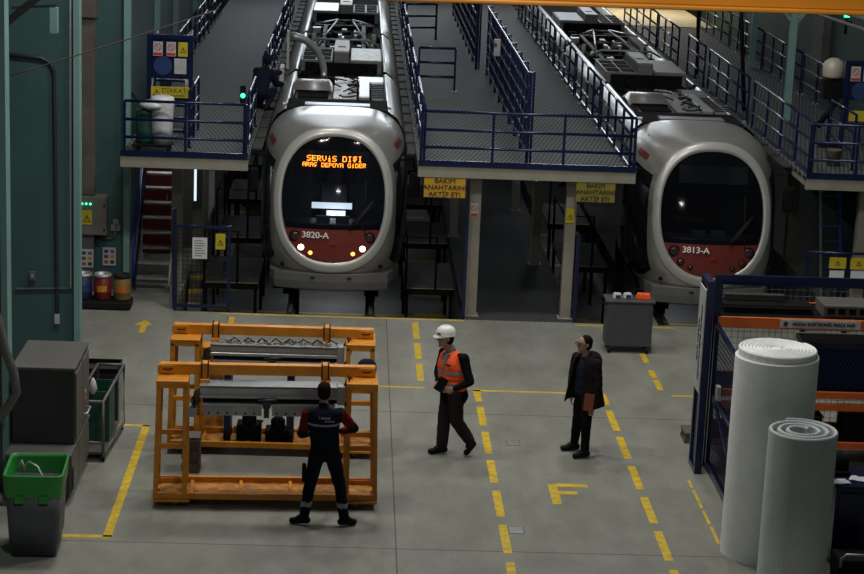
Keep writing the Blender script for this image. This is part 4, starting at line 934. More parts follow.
# ---------------------------------------------------------------- spare parts rack with mesh fence on the right
t = thing('parts_rack', 'blue and orange parts shelving with mesh fence behind the foam rolls', 'shelving', (4.97, 26.3, 0))
for x in (.1, 2.6, 4.2):
    for y in (0, .9):
        MB().bx((x-.05, y-.04, 0), (x+.05, y+.04, 2.72 if y == 0 else 2.45)).build('upright', M_steel_blue, t)
for z, n_ in ((2.02, 'shelf_beam'), (1.03, 'shelf_beam'), (.86, 'shelf_beam'), (.3, 'shelf_beam')):
    for y in (-.06, .9): MB().bx((.12, y, z), (4.2, y+.05, z+(.15 if z > 1.5 else .1))).build(n_, M_shelf_o, t, .004)
for z in (2.14, 1.1, .38): MB().bx((.12, .0, z), (4.2, .88, z+.025)).build('shelf_board', M_dark, t)
pl = MB().bx((.98, -.075, 2.045), (2.1, -.061, 2.16)).build('shelf_label', M_sign_w, t)
text('lettering', 'ARIZALI ELEKTRONİK PARÇA RAFI', .068, (1.58, -.078, 2.1), M_sign_b, pl, fat=.003, sx=.82)
MB().box((1.05, -.078, 2.1), (.05, .003, .06), m=Matrix.Rotation(.4, 3, 'Y')).build('logo_mark', M_sign_b, pl)
MB().bx((.05, -.05, 2.68), (4.25, 0, 2.76)).bx((.05, .9, 2.40), (4.25, .95, 2.46)).build('top_rail', M_steel_blue, t)
mb = MB(); x = .15
while x < 4.2: mb.bx((x, .93, .4), (x+.006, .936, 2.42)); x += .09
z = .45
while z < 2.42: mb.bx((.1, .936, z), (4.2, .942, z+.006)); z += .09
mb.build('back_mesh', M_alu_dull, t)
mb = MB(); mb.bx((-.13, -.42, 0), (-.03, -.36, 2.74)).bx((-.13, .02, 0), (-.03, .09, 2.74)).bx((-.13, -.36, 2.66), (-.03, .02, 2.74)).bx((-.13, -.36, 0), (-.03, .02, .08)).bx((-.10, -.36, .08), (-.06, .02, 1.2)); mb.build('end_frame', M_steel_blue, t)
sp_ = MB().bx((-.15, -.40, 1.16), (-.135, .04, 2.62)).build('end_sign', M_sign_w, t)
text('lettering', 'ARIZALI ELEKTRONİK', .12, (-.152, -.24, 1.85), M_sign_b, sp_, rot=Euler((PI/2, 0, -PI/2)).to_matrix().to_euler() if False else Matrix(((0, 0, -1), (0, -1, 0), (-1, 0, 0))).to_euler(), fat=.004, sx=.9)
text('lettering', 'PARÇA RAFI', .12, (-.152, -.08, 1.85), M_sign_b, sp_, rot=Matrix(((0, 0, -1), (0, -1, 0), (-1, 0, 0))).to_euler(), fat=.004, sx=.9)
# fence leaf running towards the camera
t = thing('mesh_gate', 'navy mesh gate leaf running from the parts rack to the tall foam roll', 'gate', (5.06, 26.18, 0), -PI/2)
L = 1.62
MB().bx((0, -.03, .05), (.06, .03, 2.08)).bx((L-.06, -.03, .05), (L, .03, 2.02)).bar((0, 0, 2.08), (L, 0, 2.02), .05, .05).bx((.06, -.025, .05), (L-.06, .025, .12)).bx((.06, -.02, 1.05), (L-.06, .02, 1.11)).bar((.05, 0, 1.1), (L-.05, 0, .6), .04, .04).build('frame', M_steel_blue, t)
mb = MB(); mesh_panel(mb, L, .1, 2.0, .07, .007); mb.build('wire_mesh', M_steel_blue, t)
MB().box((.7, -.05, 1.3), (.12, .06, .2)).build('lock_case', M_alu_dull, t, .01)
# goods on the shelves
for (x0, x1, y0, z1, l) in ((5.2, 6.45, 26.5, 2.2, 'flat black panel stack on the top shelf of the parts rack'), (5.25, 6.1, 26.75, 2.28, 'thin grey topped tray lying behind the black panel stack')):
    t = thing('panel_stack', l, 'panel', ((x0+x1)/2, y0, 2.167 if y0 < 26.7 else 2.295)); w_ = (x1-x0)/2
    MB().bx((-w_, 0, 0), (w_, .4 if y0 < 26.7 else .12, z1-2.08-(.0 if y0 < 26.7 else .12))).build('panel', M_dark if y0 < 26.7 else M_vent, t, .01)
    MB().bx((-w_, -.01, z1-2.12 if y0 < 26.7 else .0), (w_, -.001, z1-2.1 if y0 < 26.7 else .02)).build('edge_strip', M_vent, t)
t = thing('electronics_chassis', 'grey electronics chassis on the top shelf at the right edge', 'electronics', (7.0, 26.42, 2.167)); MB().bx((-.42, 0, 0), (.6, .5, .17)).build('case', M_cabinet, t, .006)
mb = MB()
for k in range(6): mb.bx((-.36+k*.15, -.006, .04), (-.26+k*.15, 0, .12))
mb.build('slots', M_dark, t); MB().bx((-.42, -.02, .15), (.6, .0, .175)).build('flange', M_alu_dull, t)
t = thing('blue_crate', 'blue perforated crate on the middle shelf of the parts rack', 'crate', (7.1, 26.36, 1.127)); MB().bx((-.75, 0, 0), (.8, .5, .62)).build('shell', M_crate_b, t, .01); MB().bx((-.77, -.03, .6), (.82, .53, .68)).build('rim', M_steel_blue, t, .01)
for (x, l, w_, h_) in ((5.6, 'dark box on the lowest shelf nearest the end frame', .5, .35), (6.4, 'second dark box on the lowest shelf behind the foam rolls', .6, .3), (7.3, 'dark box on the lowest shelf above the blue cabinet', .6, .38)):
    t = thing('dark_box', l, 'box', (x, 26.4, .408)); MB().bx((-w_/2, 0, 0), (w_/2, .4, h_)).build('body', M_dark, t, .01); MB().bx((-w_/2-.01, -.01, h_), (w_/2+.01, .41, h_+.02)).build('lid', M_vent, t)
t = thing('pallet_end', 'small brown wooden block on the floor left of the parts rack', 'wood block', (5.0-.0, 27.45, 0)); MB().bx((-.08, -.2, .0), (.1, .2, .05)).bx((-.08, -.2, .12), (.1, .2, .16)).build('boards', M_brownp, t); MB().bx((-.07, -.19, .05), (.09, -.08, .12)).bx((-.07, .08, .05), (.09, .19, .12)).build('blocks', M_brownp, t)
# blue cabinet with cap, papers, gear
t = thing('blue_cabinet', 'navy blue steel cabinet at the right edge beside the foam rolls', 'cabinet', (6.57, 22.9, -.0)); t.scale = (1, 1, .93); MB().bx((-.6, -.35, .04), (.6, .35, 1.08)).build('body', M_steel_blue, t, .01); MB().bx((-.62, -.37, 1.08), (.62, .37, 1.11)).build('top', M_steel_blue, t, .008)
MB().bx((-.56, -.37, .1), (-.02, -.35, 1.02)).build('door', M_steel_blue, t, .004); MB().bx((.02, -.37, .1), (.56, -.35, 1.02)).build('door', M_steel_blue, t, .004)
t = thing('cap', 'black cap lying on the blue cabinet', 'cap', (6.12, 23.12, 1.034)); MB().lathe((0, 0, 0), [(.12, 0), (.125, .08), (.11, .16), (.07, .2), (.01, .21)], 20).build('crown', M_cloth_black, t); MB().bx((-.1, -.2, .02), (.1, -.1, .04)).build('peak', M_cloth_black, t)
for (x, y, rz, l, z) in ((6.02, 22.68, .2, 'white paper sheet at the left edge of the blue cabinet', 1.034), (6.31, 22.8, -.4, 'crumpled white paper in front of the black cap', 1.034)):
    t = thing('paper', l, 'paper', (x, y, z), rz); mb = MB(); mb.rings([[(-.12+.05*i, -.09+.045*j, .004+.012*math.sin(i*1.3+j*.9)**2) for i in range(6)] for j in range(5)], False, False); o = mb.build('sheet', M_paper, t); md = o.modifiers.new('thick', 'SOLIDIFY'); md.thickness = .003
t = thing('office_case', 'black case with curved handle at the bottom right corner', 'case', (6.02, 21.85, 0)); MB().bx((-.15, -.1, 0), (.45, .3, .38)).build('body', M_black, t, .02); MB().tube([(-.14, -.12, .3), (-.14, -.14, .42), (-.08, -.14, .47), (.3, -.14, .47), (.38, -.14, .42), (.38, -.12, .3)], .016).build('handle', M_alu_dull, t)
# grey bin cart with packages
t = thing('bin_cart', 'dark grey wheeled bin cart in front of the unlit tram', 'cart', (4.72, 32.3, 0))
MB().box((0, 0, .5), (.78, .42, .76)).build('body', M_greypl, t, .02); MB().box((0, 0, .90), (.84, .48, .04)).build('lid', M_greypl, t, .012)
MB().tube([(-.4, -.18, .84), (-.48, -.18, .86), (-.48, .18, .86), (-.4, .18, .84)], .014).build('handle', M_black, t)
for (x, y) in ((-.32, -.17), (.32, -.17), (-.32, .17), (.32, .17)):
    q = MB().box((x, y, .11), (.05, .05, .04)).build('castor_fork', M_black, t); MB().lathe((x, y, .06), [(.06, -.02), (.06, .02)], 16, axis='X').build('wheel', M_rubber, q)
for (x, y, l) in ((4.5, 32.22, 'pale blue package on the bin cart, leftmost'), (4.68, 32.25, 'pale blue package on the bin cart next to the orange tool')):
    t = thing('package', l, 'package', (x, y, .921), .2); MB().box((0, 0, .05), (.15, .12, .1), taper=.8).build('wrap', M_bag, t, .02); MB().box((0, -.061, .045), (.09, .006, .05)).build('label_band', M_sign_bl, t)
t = thing('orange_tool', 'bright orange tool case lying on the bin cart', 'tool', (4.95, 32.25, .921), -.2); MB().box((0, 0, .05), (.26, .14, .1), taper=.85).build('case', M_orange_tool, t, .015); MB().tube([(-.14, -.02, .03), (-.2, 0, .12), (-.12, .02, .17), (.0, 0, .13)], .012).build('handle', M_black, t)
# signs and papers on the right lower columns
for k, (x, l) in enumerate(((8.62, 'yellow warning sign with paper under the right platform, left one'), (9.0, 'yellow warning sign with paper under the right platform, right one'))):
    t = thing('warning_sign', l, 'sign', (x, 33.9, 1.28)); MB().bx((-.15, 0, -.1), (.15, .01, .1)).build('plate', M_sign_y, t); tri_mark(t, -.0, 0, .05)
    MB().bx((-.13, 0, -.42), (.13, .01, -.14)).build('paper_sheet', M_paper, t)
railing('guard_rail', 'low navy mesh railing under the right platform holding the yellow signs', (8.1, 33.95, 0), (9.6, 33.95, 0), h=1.45, n=3)
t = thing('ladder', 'blue lit ladder leaning under the right platform at the picture edge', 'ladder', (9.0, 36.5, 0))
for x in (0, .38): MB().bar((x, 0, 0), (x-.1, .5, 2.5), .05, .07).build('stile', M_blue_bright if x else M_alu, t)
for k in range(9): MB().bar((-.0-.1*(k+.5)/9.5, .05*k+.05, .28*k+.25), (.38-.1*(k+.5)/9.5, .05*k+.05, .28*k+.25), .03, .03).build('rung', M_blue_bright, t)

# ---------------------------------------------------------------- people
V = Vector
def cap(mb, p0, p1, r0, r1, n=14):
    p0, p1 = V(p0), V(p1); d = p1-p0; L = d.length
    if L < 1e-5: return
    d /= L; a = d.cross(V((0, 0, 1)) if abs(d.z) < .9 else V((0, 1, 0))).normalized(); b_ = a.cross(d); R = []
    for k in range(1, 5): an = PI/2*k/5; R.append((p0-d*r0*math.cos(an), r0*math.sin(an)))
    R += [(p0, r0), (p1, r1)]
    for k in range(4, 0, -1): an = PI/2*k/5; R.append((p1+d*r1*math.cos(an), r1*math.sin(an)))
    mb.rings([[c+r*(math.cos(2*PI*j/n)*a+math.sin(2*PI*j/n)*b_) for j in range(n)] for c, r in R])
def ell(mb, c, r, rz=0, rx=0, n=20, m=12):
    M = Matrix.Rotation(rz, 3, 'Z') @ Matrix.Rotation(rx, 3, 'X')
    mb.rings([[V(c)+M @ V((r[0]*math.sin(PI*i/m)*math.cos(2*PI*j/n), r[1]*math.sin(PI*i/m)*math.sin(2*PI*j/n), r[2]*math.cos(PI*i/m))) for j in range(n)] for i in range(1, m)][::-1])
def fuse(name, mb, mats, parent, voxel=.01, sm=3, mf=None, noise=0):
    bmesh.ops.recalc_face_normals(mb.b, faces=mb.b.faces)
    me = bpy.data.meshes.new(name); mb.b.to_mesh(me); mb.b.free(); o = bpy.data.objects.new(name, me); COL.objects.link(o)
    r = o.modifiers.new('r', 'REMESH'); r.mode = 'VOXEL'; r.voxel_size = voxel
    s = o.modifiers.new('s', 'SMOOTH'); s.iterations = sm; s.factor = .5
    if noise:
        tx = bpy.data.textures.get('folds') or bpy.data.textures.new('folds', 'CLOUDS'); tx.noise_scale = .09
        d = o.modifiers.new('d', 'DISPLACE'); d.texture = tx; d.strength = noise; d.mid_level = .5
    bpy.context.view_layer.update()
    nm = bpy.data.meshes.new_from_object(o.evaluated_get(bpy.context.evaluated_depsgraph_get())); bpy.data.objects.remove(o)
    nm.name = name; nm.materials.clear()
    if not isinstance(mats, (list, tuple)): mats = [mats]
    for m in mats: nm.materials.append(m)
    for p in nm.polygons:
        p.use_smooth = True
        if mf: p.material_index = mf(p.center)
    o = bpy.data.objects.new(name, nm); COL.objects.link(o); o.parent = parent; return o
def hand(mb, w_, d, side, up=V((0, 0, 1)), curl=.5, s=1.0):
    """palm, four unequal fingers with two bends, thumb from the side of the palm"""
    w_ = V(w_); d = V(d).normalized(); u = (V(up)-V(up).dot(d)*d).normalized(); x = d.cross(u)*side
    pc = w_+d*.045*s
    for k in range(4): cap(mb, w_+d*.01+x*(k-1.5)*.012*s, w_+d*.088*s+x*(k-1.5)*.019*s, .015*s, .012*s, 10)
    for k, L in enumerate((.070, .080, .075, .060)):
        b_ = w_+d*.088*s+x*(k-1.5)*.021*s
        m1 = b_+(d*math.cos(curl*.5)-u*math.sin(curl*.5))*L*.5*s; m2 = m1+(d*math.cos(curl*1.6)-u*math.sin(curl*1.6))*L*.5*s
        cap(mb, b_, m1, .0095*s, .0085*s, 9); cap(mb, m1, m2, .0085*s, .007*s, 9)
    t0 = w_+d*.025*s-x*.026*s; t1 = t0-x*.026*s+d*.03*s-u*.01*s; t2 = t1+d*.028*s-u*.012*s+x*.004*s
    cap(mb, t0, t1, .013*s, .0105*s, 9); cap(mb, t1, t2, .0105*s, .0085*s, 9)
def body_mesh(T, J, f, hd, hair=True):
    """f: angle of the facing direction of the head in the ground plane, J: joints"""
    mb = MB(); h = V(J['head']); F = V((math.cos(f), math.sin(f), 0)); Sd = V((-math.sin(f), math.cos(f), 0)); rz = f-PI/2; rx = J.get('nod', 0)
    tf = J.get('torso', f); tz = tf-PI/2
    ell(mb, h+V((0, 0, .02)), (.076, .096, .100), rz, rx); ell(mb, h+F*.022+V((0, 0, -.05)), (.058, .070, .066), rz, rx)
    cap(mb, h+F*.088+V((0, 0, .018)), h+F*.108+V((0, 0, -.018)), .009, .014, 8)   # nose
    ell(mb, h+F*.075+V((0, 0, -.098)), (.026, .02, .018), rz)                     # chin
    ell(mb, h+F*.088+V((0, 0, -.058)), (.026, .010, .011), rz)                    # lips
    ell(mb, h+F*.078+V((0, 0, .038)), (.055, .016, .011), rz)                     # brow
    for s in (-1, 1):
        ell(mb, h+Sd*s*.078-F*.005, (.010, .02, .032), rz)
        ell(mb, h+F*.062+Sd*s*.038+V((0, 0, -.02)), (.022, .02, .02), rz)
    cap(mb, V(J['neck'])-V((0, 0, .05)), h-F*.01-V((0, 0, .06)), .06, .052)
    ell(mb, J['chest'], (.165, .11, .20), tz, J.get('lean', 0)); ell(mb, J['pelvis'], (.155, .11, .13), tz)
    cap(mb, J['pelvis'], J['chest'], .115, .12)
    for s in 'LR':
        cap(mb, J['chest'], J['sh'+s], .08, .055); cap(mb, J['sh'+s], J['el'+s], .05, .038); cap(mb, J['el'+s], J['wr'+s], .038, .026)
        cap(mb, J['hi'+s], J['kn'+s], .082, .055); cap(mb, J['kn'+s], J['an'+s], .052, .036); cap(mb, J['an'+s], J['to'+s], .036, .026)
        hand(mb, J['wr'+s], hd[s][0], 1 if s == 'L' else -1, hd[s][1], hd[s][2] if len(hd[s]) > 2 else .6)
    B = fuse('body', mb, M_skin, T, .0085, 2)
    for s in (-1, 1):
        e = MB(); ell(e, h+F*.085+Sd*s*.032+V((0, 0, .012)), (.012, .006, .006), rz, n=10, m=6); e.build('eye', M_sign_w, T)
        e = MB(); ell(e, h+F*.0905+Sd*s*.032+V((0, 0, .012)), (.005, .003, .005), rz, n=8, m=5); e.build('iris', M_sign_b, T)
        e = MB(); cap(e, h+F*.092+Sd*s*.016+V((0, 0, .034)), h+F*.084+Sd*s*.05+V((0, 0, .034)), .005, .004, 6); e.build('eyebrow', M_hair, T)
    return B
def hairdo(T, J, f, beard=False, recede=0):
    mb = MB(); h = V(J['head']); F = V((math.cos(f), math.sin(f), 0)); rz = f-PI/2; rx = J.get('nod', 0)
    ell(mb, h-F*(.016+recede)+V((0, 0, .035)), (.083, .098, .096), rz, rx); ell(mb, h-F*.035+V((0, 0, -.01)), (.08, .075, .085), rz, rx)
    o = fuse('hair', mb, M_hair, T, .009, 2, noise=.006)
    if beard:
        mb = MB(); ell(mb, h+F*.028+V((0, 0, -.066)), (.0595, .064, .040), rz); ell(mb, h+F*.098+V((0, 0, -.042)), (.026, .006, .006), rz); fuse('beard', mb, M_hair, T, .008, 1)
def trousers(T, J, m, extra=.0, mf=None, mats=None):
    mb = MB(); tz = J.get('torso', 0)-PI/2; p = V(J['pelvis'])
    ell(mb, p, (.175+extra, .13+extra, .13), tz)
    for s in 'LR':
        a = V(J['an'+s]); k = V(J['kn'+s]); e = a+(k-a).normalized()*.03
        cap(mb, J['hi'+s], k, .098+extra, .074+extra); cap(mb, k, e, .074+extra, .062+extra)
    fuse('trousers', mb, mats or m, T, .012, 3, mf, noise=.016)
def shoes(T, J):
    for s in 'LR':
        mb = MB(); a, t_ = V(J['an'+s]), V(J['to'+s]); d = (t_-a); hz = V((d.x, d.y, 0)).normalized()
        heel = a-hz*.04+(t_-a)*0; heel.z = a.z-.035
        cap(mb, heel, t_, .045, .040); cap(mb, a, a+(t_-a)*.4, .052, .046); cap(mb, a+V((0, 0, .03)), a, .05, .05)
        q = fuse('shoe', mb, M_shoe, T, .01, 2)
def jacket(T, J, name, m, extra=0, sleeve=1.0, hem=None, mf=None, mats=None, noise=.016, arms=True, r=(.195, .14)):
    mb = MB(); tz = J.get('torso', 0)-PI/2
    ell(mb, J['chest'], (r[0]+extra, r[1]+extra, .22), tz, J.get('lean', 0)); p = V(J['pelvis'])
    c = V(J['chest'])
    for k in range(5):
        q = c.lerp(p+V((0, 0, .04)), k/4); ell(mb, q, (r[0]-.012+extra, r[1]-.004+extra, .12), tz)
    if hem: ell(mb, p+V(hem[0]), hem[1], tz)
    if arms:
        for s in 'LR':
            e, w_ = V(J['el'+s]), V(J['wr'+s]); cap(mb, J['sh'+s], e, .075+extra*.5, .060+extra*.5); cap(mb, e, e.lerp(w_, sleeve), .060+extra*.5, .046+extra*.4)
            cap(mb, c+V((0, 0, .10)), J['sh'+s], .09, .075)
    else:
        for s in 'LR': cap(mb, c+V((0, 0, .12)), V(J['sh'+s]).lerp(c, .15), .08, .078+extra)
    cap(mb, V(J['neck'])-V((0, 0, .08)), V(J['neck'])+V((0, 0, .0)), .085, .066)
    return fuse(name, mb, mats or m, T, .012, 3, mf, noise=noise)

# 1. worker seen from behind at the front rack
T = thing('person', 'person in navy work vest with dark red sleeves seen from behind at the rack', 'person', (-.25, 23.5, 0)); T.scale = (1.05, 1.0, 1.045)
J = dict(head=(-.03, .06, 1.66), neck=(-.03, .02, 1.49), chest=(-.02, .0, 1.27), pelvis=(.0, 0, .93), shL=(-.215, .0, 1.40), shR=(.175, .0, 1.41), elL=(-.28, .06, 1.13), elR=(.34, .10, 1.20), wrL=(-.20, .26, 1.08), wrR=(.19, .30, 1.10),
         hiL=(-.09, 0, .90), hiR=(.09, 0, .90), knL=(-.17, .03, .50), knR=(.19, .03, .50), anL=(-.23, 0, .10), anR=(.25, -.02, .10), toL=(-.37, .03, .042), toR=(.37, .04, .042), torso=PI/2, nod=0)
body_mesh(T, J, PI/2+.1, {'L': ((.4, .8, .1), (0, 0, 1)), 'R': ((-.5, .8, .1), (0, 0, 1))}); hairdo(T, J, PI/2+.1)
trousers(T, J, None, .0, lambda c: 1 if .24 < c.z < .30 else 0, [M_cloth_navy, M_reflect]); shoes(T, J)
def mfw(c):
    if c.x < -.215+.02*(c.z-1.2) and c.z < 1.45 or c.x > .185 and c.z < 1.45:
        d = min((V(c)-V(J['elL'])).length, (V(c)-V(J['elR'])).length)
        return 0 if d < .085 else 1
    return 2 if 1.275 < c.z < 1.305 and c.y < .02 else 0
jacket(T, J, 'work_jacket', None, -.005, .95, mf=mfw, mats=[M_cloth_navy, M_cloth_red, M_reflect])
text('back_lettering', 'TRANSPORT', .042, (.0, -.155, 1.385), M_white_t, T, rot=(PI/2-.1, 0, 0), ex=.004) if False else None
mb = MB(); mb.bx((-.08, -.163, 1.375), (-.07, -.155, 1.41)).build('vest_mark', M_sign_r, T)
mb = MB()
for k in range(7): mb.bx((-.055+k*.016, -.163, 1.38), (-.043+k*.016, -.155, 1.40))
for k in range(6): mb.bx((-.01+k*.02, -.160, 1.345), (.003+k*.02, -.152, 1.358))
mb.build('vest_lettering', M_reflect, T)
MB().box((-.24, -.05, .68), (.05, .09, .22)).build('leg_pocket', M_cloth_black, T, .015)

# 2. man in white helmet and orange vest walking left
T = thing('person', 'person in white helmet and orange vest walking left holding a dark notebook', 'person', (1.455, 26.45, 0)); T.scale = (1.1, 1.05, 1.06)
f = math.radians(200)
J = dict(head=(-.10, -.02, 1.60), neck=(-.03, 0, 1.43), chest=(0, 0, 1.22), pelvis=(.02, 0, .90), shL=(.13, -.14, 1.36), shR=(-.10, .15, 1.36), elL=(.22, -.24, 1.08), elR=(-.17, .20, 1.09), wrL=(.02, -.26, .98), wrR=(-.17, -.03, 1.01),
         hiL=(.05, -.09, .88), hiR=(-.02, .09, .88), knL=(.08, -.10, .49), knR=(-.07, .06, .48), anL=(.27, -.04, .20), anR=(-.09, .04, .09), toL=(.22, -.10, .055), toR=(-.23, -.01, .042), torso=math.radians(225))
J['toL'] = (.225, -.06, .05)
body_mesh(T, J, f, {'L': ((-.9, -.05, -.1), (0, -1, .3)), 'R': ((-.3, -.9, -.1), (-.5, 0, 1))}); hairdo(T, J, f)
trousers(T, J, M_trouser, .012); shoes(T, J)
jacket(T, J, 'dark_jacket', M_cloth_black, -.012, .93, hem=((.02, 0, -.06), (.198, .155, .17)))
def mfv(c): return 1 if (1.135 < c.z < 1.185 or .985 < c.z < 1.03) else 0
mb = MB(); tz = J['torso']-PI/2
ell(mb, V(J['chest']), (.212, .168, .225), tz)
for k in range(5): ell(mb, V(J['chest']).lerp(V((.015, 0, .95)), k/4), (.208, .168, .10), tz)
for s in 'LR': cap(mb, V(J['chest'])+V((0, 0, .12)), V(J['sh'+s]).lerp(V(J['chest']), .22)+V((0, 0, .015)), .09, .082)
fuse('safety_vest', mb, [M_vest, M_reflect], T, .012, 3, mfv, noise=.01)
fd = V((math.cos(J['torso']), math.sin(J['torso']), 0)); sd_ = V((-fd.y, fd.x, 0)); c0 = V(J['chest'])
mb = MB(); P = [c0+fd*.142+sd_*.05+V((0, 0, .19)), c0+fd*.142-sd_*.05+V((0, 0, .19)), c0+fd*.18+V((0, 0, -.02))]
mb.rings([[p-fd*.05 for p in P], [p+fd*.0 for p in P]], smooth=False); mb.build('shirt_front', M_shirt, T)
mb = MB(); cap(mb, V(J['neck'])-V((0, 0, .03)), V(J['neck'])+V((0, 0, .02)), .075, .064); mb.build('collar', M_shirt, T)
MB().bx((-.04, -.004, -.012), (.04, .004, .012)).build('chest_print', M_sign_bl, T, loc=c0+fd*.168+sd_*.08+V((0, 0, .06))).rotation_euler = (0, 0, J['torso']+PI/2)
H = V(J['head'])+V((0, 0, .045)); F = V((math.cos(f), math.sin(f), 0))
he = MB(); rz = f-PI/2; Mx = Matrix.Rotation(rz, 3, 'Z'); R = []
for (a, b_, z) in ((.112, .134, -.004), (.109, .130, .0), (.110, .132, .03), (.103, .124, .065), (.086, .104, .098), (.058, .07, .122), (.02, .025, .132)): R.append([H+Mx @ V((a*math.cos(2*PI*k/28), b_*math.sin(2*PI*k/28), z)) for k in range(28)])
he.rings(R); hel = he.build('helmet', M_helmet, T)
mb = MB(); Q = []
for k in range(15):
    a = PI*k/14; Q.append((a, .092*math.cos(a), .115+.055*math.sin(a)))
mb.rings([[H+Mx @ V((x*1.0, .10*math.sin(a), .006)) for a, x, y in Q], [H+Mx @ V((x*1.02, y*math.sin(a)**.4, -.012)) for a, x, y in Q], [H+Mx @ V((x*1.02, y*math.sin(a)**.4, -.018)) for a, x, y in Q]], False, False); mb.build('peak', M_helmet, hel)
mb = MB(); cap(mb, H-F*.10+V((0, 0, .05)), H+F*.10+V((0, 0, .05)), .012, .012); 
mb = MB(); mb.rings([[H+Mx @ V((0+.012*e, .128*math.cos(PI*k/12), .012+.128*math.sin(PI*k/12))) for e in (-1, -.5, .5, 1)] for k in range(13)], False, False); mb.build('crown_ridge', M_helmet, hel)
MB().box((0, 0, 0), (.06, .008, .022)).build('helmet_print', M_sign_bl, hel, loc=H+F*.118+V((0, 0, .035))+V((.02, -.05, 0))).rotation_euler = (0, 0, f+PI/2+.3)
t = thing('notebook', 'dark notebook with pale edge held by the person in the orange vest', 'notebook', (1.455-.16, 26.45-.31, 1.11), 0); t.rotation_euler = (math.radians(-12), math.radians(28), math.radians(-12))
MB().bx((-.065, -.012, -.10), (.065, -.009, .10)).bx((-.065, .009, -.10), (.065, .012, .10)).bx((.062, -.009, -.10), (.065, .009, .10)).build('cover', M_cloth_black, t); MB().bx((-.06, -.009, -.097), (.062, .009, .097)).build('pages', M_cream, t)

# 3. man in dark coat standing, facing left
T = thing('person', 'person in dark hooded coat and glasses standing with a brown folder', 'person', (3.28, 26.62, 0)); T.scale = (1.06, 1.04, 1.045)
f = math.radians(205)
J = dict(head=(.02, .0, 1.545), neck=(.07, .02, 1.38), chest=(.07, 0, 1.17), pelvis=(.06, 0, .86), shL=(.17, -.15, 1.31), shR=(-.04, .16, 1.31), elL=(.20, -.20, 1.02), elR=(-.08, .20, 1.03), wrL=(.16, -.24, .76), wrR=(-.10, .12, .80),
         hiL=(.09, -.09, .84), hiR=(.03, .08, .84), knL=(.09, -.13, .46), knR=(.0, .10, .46), anL=(.09, -.14, .09), anR=(-.02, .16, .09), toL=(-.04, -.20, .042), toR=(-.17, .13, .042), torso=math.radians(215))
body_mesh(T, J, f, {'L': ((-.3, -.1, -.9), (-.2, 1, 0), .9), 'R': ((0, 0, -1), (-1, 0, 0))}); hairdo(T, J, f, False, .006)
trousers(T, J, M_cloth_black, -.004); shoes(T, J)
jacket(T, J, 'sweater', M_sweater, -.008, .2, arms=False, r=(.18, .135))
# open coat: shell around the back and sides, front edges apart
tz = J['torso']-PI/2; Mx = Matrix.Rotation(tz, 3, 'Z'); mb = MB(); R = []
for (z, a, b_, cx) in ((1.40, .12, .10, 0), (1.36, .20, .14, 0), (1.25, .235, .175, 0), (1.05, .245, .19, 0), (.90, .26, .22, .0), (.78, .28, .25, 0), (.72, .29, .265, 0)):
    row = []; gap = .42+.35*(1.4-z)
    for k in range(33):
        an = PI/2+gap+(2*PI-2*gap)*k/32; wob = 1+.03*math.sin(7*an+z*9)
        row.append(V((.065, 0, z))+Mx @ V((a*wob*math.cos(an), b_*wob*math.sin(an), 0)))
    R.append(row)
mb.rings(R, False, False); o = mb.build('coat', M_cloth_brown, T); md = o.modifiers.new('t', 'SOLIDIFY'); md.thickness = .022; md.offset = -1; md = o.modifiers.new('s', 'SUBSURF'); md.levels = md.render_levels = 1
mb = MB(); 
for s in 'LR':
    e, w_ = V(J['el'+s]), V(J['wr'+s]); cap(mb, J['sh'+s], e, .085, .072); cap(mb, e, e.lerp(w_, .92), .072, .058); cap(mb, V(J['chest'])+V((0, .0, .13)), J['sh'+s], .07, .085)
fuse('coat_sleeves', mb, M_cloth_brown, T, .012, 3, noise=.018)
mb = MB(); fb = V((math.cos(J['torso']), math.sin(J['torso']), 0)); nk = V(J['neck'])
ell(mb, nk-fb*.10+V((0, 0, -.03)), (.15, .09, .085), tz); ell(mb, nk-fb*.15+V((0, 0, -.08)), (.12, .06, .09), tz)
for s in (-1, 1): cap(mb, nk+Mx @ V((s*.11, -.02, .0)), nk+Mx @ V((s*.10, .10, -.09)), .045, .03)
fuse('hood', mb, M_cloth_brown, T, .012, 3, noise=.014)
h = V(J['head']); F = V((math.cos(f), math.sin(f), 0)); Sd = V((-F.y, F.x, 0)); g_ = MB()
for s in (-1, 1):
    c = h+F*.103+Sd*s*.034+V((0, 0, .012)); g_.tube([c+Sd*.027*math.cos(a)+V((0, 0, .02*math.sin(a))) for a in [2*PI*k/12 for k in range(13)]], .0035, 6); g_.tube([c+Sd*s*.027, h+Sd*s*.083+V((0, 0, .015))], .0035, 6)
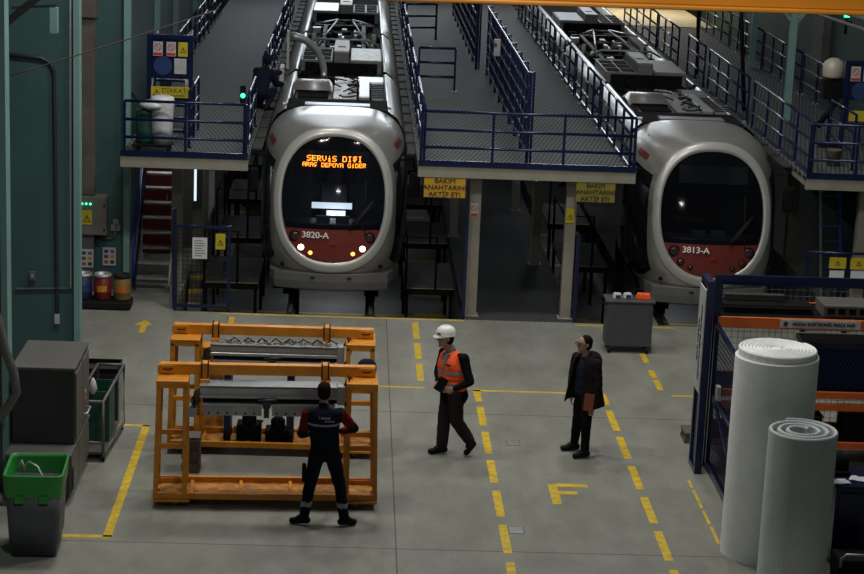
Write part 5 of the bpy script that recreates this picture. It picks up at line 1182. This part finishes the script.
g_.tube([h+F*.107+Sd*.008+V((0, 0, .015)), h+F*.107-Sd*.008+V((0, 0, .015))], .003, 6); g_.build('glasses', M_sign_b, T)
t = thing('brown_folder', 'brown leather folder held against the dark coat', 'folder', (3.28+.10, 26.62-.31, .86), 0); t.rotation_euler = (0, math.radians(4), math.radians(-8))
MB().bx((-.07, -.012, -.12), (.06, -.006, .12)).bx((-.07, .006, -.12), (.06, .012, .12)).bx((-.075, -.012, -.12), (-.07, .012, .12)).build('cover', M_brown, t, .003); MB().bx((-.068, -.006, -.115), (.055, .006, .115)).build('pages', M_cream, t)

# 4. worker crouching on the left platform beside the lit tram
T = thing('person', 'person in navy clothes crouching on the left platform beside the lit tram', 'person', (-1.83, 39.75, DZ))
f = math.radians(50)
J = dict(head=(.06, .26, .96), neck=(.0, .16, .84), chest=(-.07, .04, .66), pelvis=(-.12, -.14, .34), shL=(-.18, .15, .76), shR=(.12, .02, .74), elL=(.08, .36, .68), elR=(.22, .14, .52), wrL=(.28, .40, .72), wrR=(.32, .34, .50),
         hiL=(-.18, -.10, .34), hiR=(-.02, -.14, .32), knL=(-.08, .24, .42), knR=(.18, .04, .40), anL=(-.12, .04, .10), anR=(.04, -.14, .10), toL=(-.02, .16, .045), toR=(.14, -.02, .045), torso=f, lean=-.5, nod=-.5)
body_mesh(T, J, f, {'L': ((.8, .3, .1), (0, 0, 1)), 'R': ((.5, .8, .1), (0, 0, 1))}); hairdo(T, J, f)
trousers(T, J, M_cloth_navy); shoes(T, J); jacket(T, J, 'work_jacket', M_cloth_navy, .02, .95)
mb = MB(); ell(mb, V(J['head'])-V((.01, .01, -.04)), (.092, .108, .10), f-PI/2, -.5); fuse('cap', mb, M_cloth_navy, T, .01, 2)

# 5. cap left on the front rack
t = thing('cap', 'navy cap lying on the right end plate of the front orange rack behind its beam', 'cap', (.25, 24.66, 1.695))
mb = MB(); mb.lathe((0, 0, 0), [(.12, 0), (.128, .05), (.115, .11), (.08, .15), (.02, .165)], 22); mb.build('crown', M_cloth_navy, t); MB().bx((-.2, -.07, .0), (-.1, .07, .018)).build('peak', M_cloth_navy, t, .008)
